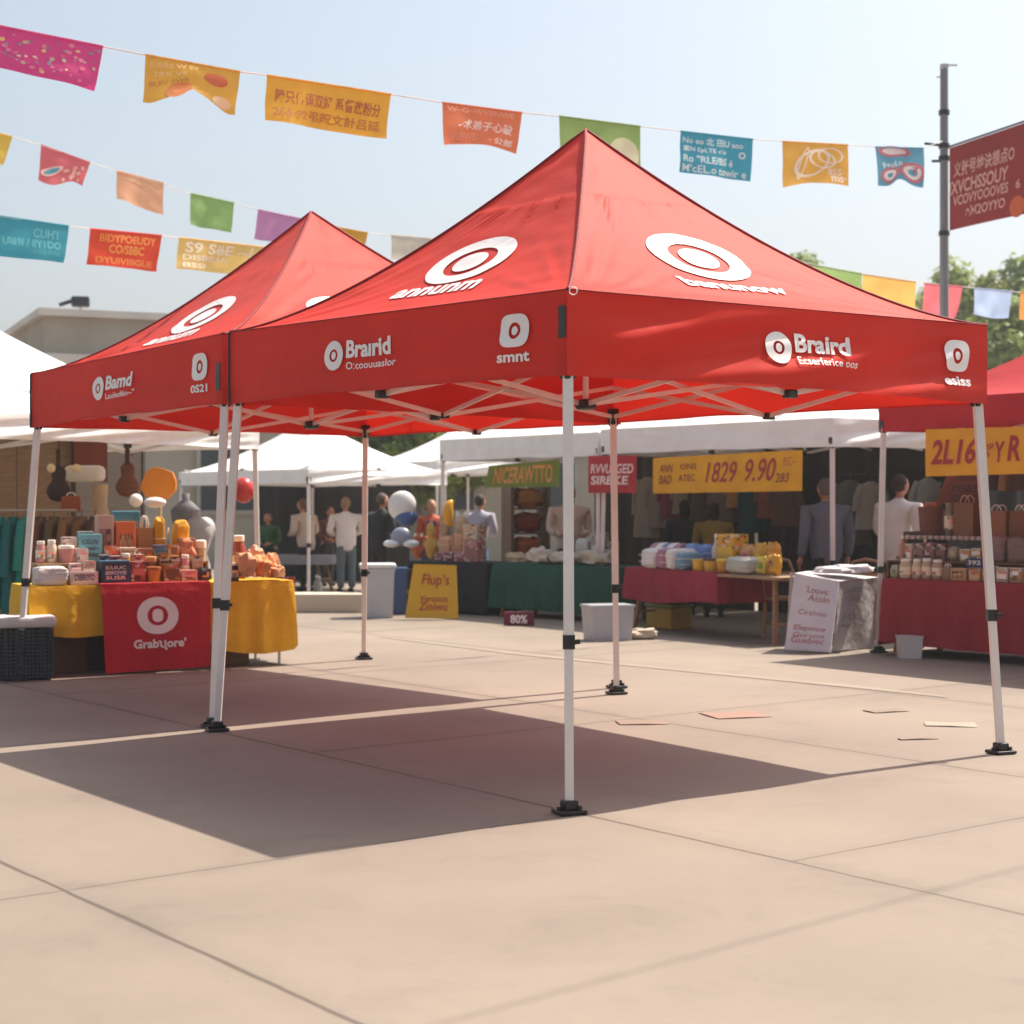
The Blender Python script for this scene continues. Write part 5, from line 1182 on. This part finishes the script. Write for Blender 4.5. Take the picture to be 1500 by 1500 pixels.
for s, u0, v0, u1, v1 in (('euvzdiuis', .12, .08, .9, .17), ('GUSEHE', .28, .21, .7, .30), ('|\u00b7UC \u00f3', .14, .46, .8, .60), ('\u2022es', .14, .62, .5, .68), ('ellftbrus', .30, .82, .72, .90)): put_text(tx, sfn2, s, u0, v0, u1, v1, bold=0, off=.018, shear=.2)
tx.build('side_lettering', mat('#77686a', 'print'), ab)
MB().bar(sb+V(0, .02), se+V(0, .02), .03, .03).build('rear_leg', mat('#c9c2b8', 'wood'), ab); MB().bar(fa+V(.02, .3), fd+V(.1, .4), .03, .03).build('rear_leg', mat('#c9c2b8', 'wood'), ab)
tpn = MB(); tpn.add([fa+V(0, .0, .004), fb+V(0, 0, .004), sb+V(0, 0, .004), fa+V(.25, .62, .0)], [(0, 1, 2, 3)]); tpn.build('top_board', WB, ab)
cl_ = at(1240, D_+.38); good('heap', .62, .3, .10, (cl_.x, cl_.y, .79), .2, '#d9d6d8', 'crumpled white cloth lying on top of the white box sign', 'cloth', 'loose cloths')

# --- green table, black table, yellow poster ---
GD = V(.75, -.66).normalized(); GP = V(G(800, 907).x, G(800, 907).y)
ga, gb = online(722, GP, GD), online(905, GP, GD); GH = .70
table('trestle table under the dark green cloth', ga, GD, (gb-ga).length, .8, GH)
cloth_thing('tablecloth', None, 'dark green cloth hanging nearly to the ground, below the green sign', ga, GD, (gb-ga).length, .8, GH, '#0e4a3a', lambda sd, s: .58+.04*s if sd == 0 else .56, fold=.02, seed=8)
hp_ = 'goods on the green table'
row(GP, GD, GH+.014, .25, [('heap', 742, 775, .14, 'cream', '#b9a68a'), ('heap', 776, 806, .22, 'ivory', '#c9bfae'), ('heap', 807, 850, .18, 'off white', '#cfc7bb'), ('heap', 852, 892, .20, 'pale beige', '#c4b8a4')], 'green table front', hp_)
row(GP, GD, GH+.014, .58, [('bundle', 790, 830, .16, 'sand coloured', '#a89878'), ('bundle', 846, 866, .34, 'white standing', '#c9c5bd'), ('carton', 870, 888, .42, 'pale grey', '#a39c92'), ('carton', 889, 904, .30, 'tan', '#94806a')], 'green table rear', hp_)
mb_ = G(760, 917); o = empty('floor_sign', mb_, -.1, label='low maroon sign reading 80% on the ground before the green table', cat='sign')
MB().box((0, .03, .09), (.38, .05, .17), 0, .006).build('board', mat('#6b1634', 'paper'), o, world=False)
MB().bar((-.1, .05, .10), (-.1, .16, .0), .02, .02).build('strut', DG, o, world=False)
tx = MB(); put_text(tx, lambda u, v, off: Vector((-.19+.38*u, .005-off, .175*(1-v))), '80%', .22, .2, .78, .82, bold=.03, off=.005); tx.build('lettering', PRINT, o, world=False)
ba, bb = online(600, GP, GD), online(712, GP, GD)
table('trestle table under the black cloth', ba, GD, (bb-ba).length, .8, GH)
cloth_thing('tablecloth', None, 'black navy cloth to the ground behind the yellow poster', ba, GD, (bb-ba).length, .8, GH, '#14161f', lambda sd, s: .66, fold=.012, seed=9)
gb_ = 'goods on the black table'
row(GP, GD, GH+.014, .2, [('carton', 640, 652, .12, 'dark pink patterned', '#8a4450', {'hx2': '#b58c8c'}), ('carton', 653, 668, .13, 'maroon patterned', '#74343f', {'hx2': '#c09a94'}), ('carton', 669, 684, .13, 'rose patterned', '#935058', {'hx2': '#b08a86'}), ('carton', 685, 705, .30, 'dusty rose', '#a8706c', {'hx2': '#8f5a5a'})], 'front row of black table', gb_)
row(GP, GD, GH+.014+.0, .45, [('bundle', 646, 664, .34, 'peach', '#cf9a78'), ('bundle', 665, 683, .38, 'apricot', '#c98f6a'), ('carton', 684, 706, .52, 'cream strapped', '#c3a88c', {'hx2': '#8f7a66'})], 'back row of black table', gb_)
row(GP, GD, GH+.014+.0, .66, [('plush', 604, 622, .36, 'terracotta', '#b5582e'), ('plush', 623, 641, .55, 'yellow', '#cfa24a', {'hx2': '#2c4a78'}), ('plush', 642, 660, .62, 'tan', '#b99a78', {'hx2': '#8f7358'}), ('plush', 664, 690, .68, 'sandy', '#bfa488', {'hx2': '#dcd8d0'})], 'rear of black table', gb_)
# yellow poster on its own board, leaning against the black cloth
D_ = G(630, 908).y
pa, pb, pc, pd_ = P(606, 826, D_+.16), P(668, 828, D_+.12), P(671, 907, D_-.02), P(593, 903, D_); pc.z = .02; pd_.z = .03
pf = quadfn(pa, pb, pc, pd_); 
mb = MB(); mb.add([pf(u, v, o) for o in (0, -.03) for v in (0, 1) for u in (0, 1)], [(0, 1, 3, 2), (4, 6, 7, 5), (0, 4, 5, 1), (1, 5, 7, 3), (3, 7, 6, 2), (2, 6, 4, 0)])
po = mb.build('poster_board', mat('#cf9f1e', 'paper'), label='yellow leaning poster board with red handwritten lettering before the black table', cat='poster')
tx = MB(); put_text(tx, pf, 'Flup\u2019s', .24, .18, .84, .44, bold=.01, shear=.1, off=.004); put_text(tx, pf, 'Veroocn', .24, .58, .80, .70, bold=.01, off=.004); put_text(tx, pf, 'Ziniwu', .24, .71, .80, .86, bold=.01, off=.004, shear=.1); tx.build('lettering', mat('#a8322a', 'print'), po)

# foil balloons by the rear leg and above the toys (plain abstract shapes)
fb_ = balloon(589, 741, 24.5, .22, '#d9d6d2', 'large white foil balloon with a blue underside beside the rear tent leg', name='foil_balloon', sh=(.95, .6, 1.0), cord=0)
MB().ell((.06, -.02, -.17), (.17, .12, .13), 16, 12).build('blue_panel', mat('#3f5688', 'balloon'), fb_, world=False, smooth=True)
MB().tube([(-.06, 0, -.18), (-.04, 0, -.50)], .008, 5).build('cord', DG, fb_, world=False)
fb2 = balloon(588, 786, 24.2, .15, '#8d95a6', 'grey foil balloon with two white lobes under the large white one', name='foil_balloon', sh=(1, .6, .9), cord=0)
for i in (-1, 1): MB().ell((i*.14, -.03, -.10), (.12, .08, .055), 14, 10).build('white_lobe', mat('#e3e6ea', 'balloon'), fb2, world=False, smooth=True)
fb2c = MB().tube([(0, 0, -.12), (0, 0, -.32)], .008, 5).build('cord', DG, fb2, world=False)
ye = P(668, 752, 23.6); o = empty('foil_balloon', ye, .3, label='yellow crescent foil balloon above the stacked toys', cat='balloon')
mb = MB(); mb.tube([(-.10*math.cos(a)-.02, 0, .19*math.sin(a)) for a in [-1.3+.26*k for k in range(11)]][::-1], [.01]+[.06*math.sin(math.pi*k/10)+.02 for k in range(1, 10)]+[.01], 12); mb.build('skin', mat('#d99a1a', 'balloon'), o, world=False, smooth=True)
MB().tube([(-.05, 0, -.17), (-.04, 0, -.45)], .006, 5).build('cord', DG, o, world=False)

# clothes at the back of the middle stall, pale ones darkened for its shade
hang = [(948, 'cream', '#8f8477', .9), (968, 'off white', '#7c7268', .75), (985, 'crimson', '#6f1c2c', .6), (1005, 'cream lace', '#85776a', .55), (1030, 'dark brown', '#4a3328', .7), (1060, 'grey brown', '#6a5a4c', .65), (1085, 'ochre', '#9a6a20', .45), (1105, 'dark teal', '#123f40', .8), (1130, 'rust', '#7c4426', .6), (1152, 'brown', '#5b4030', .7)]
bl = C1+nbA*2.4
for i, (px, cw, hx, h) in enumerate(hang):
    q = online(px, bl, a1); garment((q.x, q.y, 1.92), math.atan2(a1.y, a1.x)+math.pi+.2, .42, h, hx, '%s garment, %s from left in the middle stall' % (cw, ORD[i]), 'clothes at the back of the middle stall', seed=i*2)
ra, rb_ = online(938, bl, a1), online(1165, bl, a1); MB().tube([ra+V(0, 0, 1.99), rb_+V(0, 0, 1.99)], .014).build('hanging_rail', DG, label='thin dark rail holding the clothes in the middle stall', cat='rail')
# things hung right of the grey jacket
for i, (px, py, D, w, h, cw, hx) in enumerate(((1245, 703, 22.2, .5, .85, 'sage grey', '#6f736c'), (1276, 705, 21.6, .36, .62, 'pale grey', '#9b9a94'), (1360, 700, 21.6, .42, .7, 'light grey green', '#a9b3ae'), (1393, 696, 21.8, .40, .75, 'pale blue grey', '#b0b6ba'))):
    q = P(px, py, D); garment(q, .1, w, h, hx, '%s garment hanging %s the white post by the grey jacket' % (cw, ('left of', 'behind', 'well right of', 'farthest right of')[i]), 'clothes hung behind the white box sign', seed=i+20)
bc = P(0, 0, 0)
mb = MB(); mb.tube([P(1228, 695, 22.2), P(1300, 695, 21.6), P(1410, 690, 21.8)], .012); mb.build('hanging_rail', DG, label='thin rail with grey garments behind the white post', cat='rail')
# second centre prop: orange brown shelf tower seen behind the green table
q = at(770, 26.2); o = empty('display_tower', q, .4, label='tall brown wooden display tower with orange cloths behind the green table', cat='display stand')
for i in (-1, 1): MB().box((i*.30, 0, 1.0), (.06, .4, 2.0), 0, .005).build('side_panel', mat('#6f5a48', 'wood'), o, world=False)
for k in range(5): MB().box((0, 0, .30+.38*k), (.535, .38, .03)).build('shelf', mat('#6f5a48', 'wood'), o, world=False)
for k in range(4): MB().ell((0, -.04, .30+.38*k+.165), (.22, .13, .145), 22, 16, lambda q: Vector([math.copysign(abs(c)**.6, c) for c in q])*(1+.4*noise.noise(q*3+Vector((k, 0, 0))))).build('orange_cloth', mat(('#9c4a1c', '#b5642c', '#8a3a20', '#a87038')[k], 'cloth'), o, world=False, smooth=True)
# tables of the low tent, low block
ka, kb = P(330, 735, 29), P(478, 735, 28.6); ka.z = kb.z = 0
table('table under the low tent', ka, (kb-ka), (kb-ka).length, .7, .62)
cloth_thing('tablecloth', None, 'grey white cloth on the table under the low tent', ka, (kb-ka), (kb-ka).length, .7, .62, '#8f8a90', lambda sd, s: .14, fold=.01, seed=3)
q = at(420, 28.0); good('carton', .26, .2, .30, (q.x, q.y, 0), 0, '#b3202e', 'bright red carton on the ground before the table of the low tent', 'carton', 'cartons on the ground', hx2='#c9404a')
q = at(437, 27.8); good('bottle', .10, .1, .34, (q.x+.3, q.y, 0), 0, '#8f8c80', 'pale bottle on the ground in front of the shoppers, left one', 'bottle', 'bottles on the ground')
q = at(468, 27.8); good('bottle', .10, .1, .32, (q.x, q.y, 0), 0, '#a9a79e', 'pale bottle on the ground in front of the shoppers, right one', 'bottle', 'bottles on the ground')
ka, kb = at(385, 23.6), at(533, 23.6)
lb_ = MB().box(((ka.x+kb.x)/2, 23.8, .13), (kb.x-ka.x, .55, .26), 0, .015)
lb_.build('concrete_block', mat('#c7b9a6', 'concrete'), label='long low pale concrete block on the paving before the low tent', cat='concrete block')
q = balloon(300, 775, 20.5, .13, '#b9b4b6', 'pale rounded lantern on the ground tables behind the paired legs', name='paper_lantern', cord=0, cat='lantern')

# --- right table under the red stall tent ---
RP = V(X(1290, 17.1), 17.1); RD2 = V(.68, -.73).normalized(); nbR = V(.73, .68)
ra, rb_ = online(1293, RP, RD2), online(1600, RP, RD2); RL = (rb_-ra).length; RH = .76
table('trestle table under the dark red cloth of the red stall', ra, RD2, RL, .9, RH)
cloth_thing('tablecloth', None, 'dark red cloth hanging to the ground from the right table', ra, RD2, RL, .9, RH, '#8f1322', lambda sd, s: .62+.04*math.sin(s*3) if sd == 0 else .66, fold=.022, seed=12)
gr = 'goods on the right table'
row(RP, RD2, RH+.014, .14, [
 ('pouch', 1306, 1318, .13, 'green flecked', '#a8a58a', {'hx2': '#6d8a5a'}), ('jar', 1319, 1336, .20, 'cream', '#c2a887'), ('jar', 1337, 1350, .20, 'ivory', '#c9b390'), ('jar', 1351, 1365, .21, 'beige', '#b89b78'), ('jar', 1366, 1381, .20, 'light brown', '#a98a6a'), ('bag', 1383, 1394, .13, 'small brown', '#8a6a4c'),
 ('carton', 1396, 1420, .12, 'tan printed', '#b98f62', {'text': 'M9|CE9', 'hx2': '#d0ae84'}), ('carton', 1422, 1440, .13, 'sand printed', '#b5885c', {'hx2': '#cfa77c'}), ('carton', 1442, 1460, .15, 'rose beige', '#a88678'), ('carton', 1462, 1480, .14, 'ecru', '#b8a088'), ('carton', 1482, 1500, .14, 'camel', '#a98058')], 'front row of right table', gr)
riser('wooden shelf carrying the second row of the right table', RP, RD2, 1306, 1530, .42, RH+.014, .18, '#7a5c42')
row(RP, RD2, RH+.014+.18, .42, [
 ('bottle', 1317, 1327, .24, 'salmon', '#b98a6e', {'hx2': '#e6e0d6'}), ('carton', 1328, 1340, .16, 'light tan', '#a9876a'), ('carton', 1341, 1356, .17, 'cocoa', '#7c5c50', {'hx2': '#8f6f62'}), ('carton', 1357, 1372, .18, 'mauve brown', '#75564f', {'hx2': '#86675f'}), ('carton', 1373, 1388, .17, 'umber', '#6c4d42', {'hx2': '#7d5f52'}),
 ('pouch', 1390, 1406, .14, 'sage', '#9a9270', {'hx2': '#b9ae8c'}), ('carton', 1408, 1424, .12, 'straw', '#b39a6c'), ('carton', 1425, 1440, .13, 'oat', '#b8a27a'), ('bundle', 1444, 1476, .26, 'greyish brown', '#8a7068', {'hx2': '#75605a'}), ('bundle', 1478, 1505, .24, 'taupe', '#856c66', {'hx2': '#6f5a54'})], 'second row of right table', gr)
nb_ = online(1428, RP+nbR*.05, RD2); good('card', .20, .012, .09, (nb_.x, nb_.y, RH+.014+.135), math.atan2(RD2.y, RD2.x), '#1c2a62', 'small dark blue card reading 392 above the tan cartons', 'card', gr, text='392')
# shelf unit behind the right table
q0 = RP+nbR*.78; sa_, sb_ = online(1336, q0, RD2), online(1560, q0, RD2)
sc_ = (sa_+sb_)/2; sh = empty('shelf_unit', sc_, math.atan2(RD2.y, RD2.x), label='dark wooden shelf unit behind the right table', cat='shelf')
SL = (sb_-sa_).length; SZ = 1.20
for z in (.9, SZ): MB().box((0, 0, z-.02), (SL-.07, .30, .03)).build('shelf', mat('#4a3428', 'wood'), sh, world=False)
for i in (-1, 1): MB().box((i*(SL/2-.02), 0, .62), (.04, .32, 1.24)).build('side_panel', mat('#4a3428', 'wood'), sh, world=False)
tr_ = MB(); [tr_.lathe((-SL/2+.06+k*.07, -.165, SZ-.02), [(.022, -.02), (.03, 0), (.022, .02)], 10) for k in range(14)]; tr_.build('beaded_edge', mat('#c9b8a8', 'matte'), sh, world=False)
row(q0, RD2, SZ, 0, [('basket', 1346, 1382, .30, 'red brown', '#6b3422', {'hx2': '#a4552c', 'd': .24, 'label': 'tall woven basket heaped with brown rolls on the shelf of the right stall'}), ('jar', 1384, 1400, .34, 'grey green', '#7a6e52', {'hx2': '#8a7a58'}), ('bag', 1402, 1432, .34, 'dark kraft', '#7d5434', {'hx2': '#c9b290'}), ('bag', 1447, 1480, .26, 'wooden brown', '#8f5f38'), ('bag', 1483, 1510, .26, 'chestnut brown', '#7a4f30')], 'right stall shelf', gr)
o = hang_sign('leather_banner', 'brown hanging cloth with dark lettering behind the yellow 2L16 banner', 1388, 1442, (694, 694), (738, 740), 0, '#7a3a28', [('CITLO', .3, .04, .75, .22, '#3a1a14', .05, .01), ('PEIESI', .25, .36, .95, .60, '#3a1a14', .05, .02), ('VOUEC I', .25, .68, .95, .92, '#3a1a14', .05, .02)], ln=(RP+nbR*1.0, RD2), skew=.15)
for i, (px, cw, hx) in enumerate(((1452, 'grey backed', '#8f9a98'), (1466, 'dark striped', '#3a2a24'), (1480, 'tan striped', '#8a6a4c'), (1494, 'dark brown', '#4a3226'))):
    q = online(px, RP+nbR*.8, RD2); garment((q.x, q.y, 1.98), math.atan2(RD2.y, RD2.x)+1.0, .24, .32, hx, '%s cloth piece, %s from the left in the row hung at the far right' % (cw, ORD[i]), 'cloths hung at the far right', sleeve=False, seed=i+30)
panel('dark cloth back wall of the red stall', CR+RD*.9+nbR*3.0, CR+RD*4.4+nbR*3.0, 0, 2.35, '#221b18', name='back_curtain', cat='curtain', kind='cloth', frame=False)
bin_(1332, 16.75, .22, .22, .22, '#c9c4c0', 'white bucket on the ground before the right red table', name='bucket', cat='bucket')

# every repeated part keeps its plain name; long labels would be reported here
for o in bpy.data.objects:
    if 'label' in o.keys() and not 4 <= len(o['label'].split()) <= 16: print('LABEL', o.name, len(o['label'].split()), o['label'])
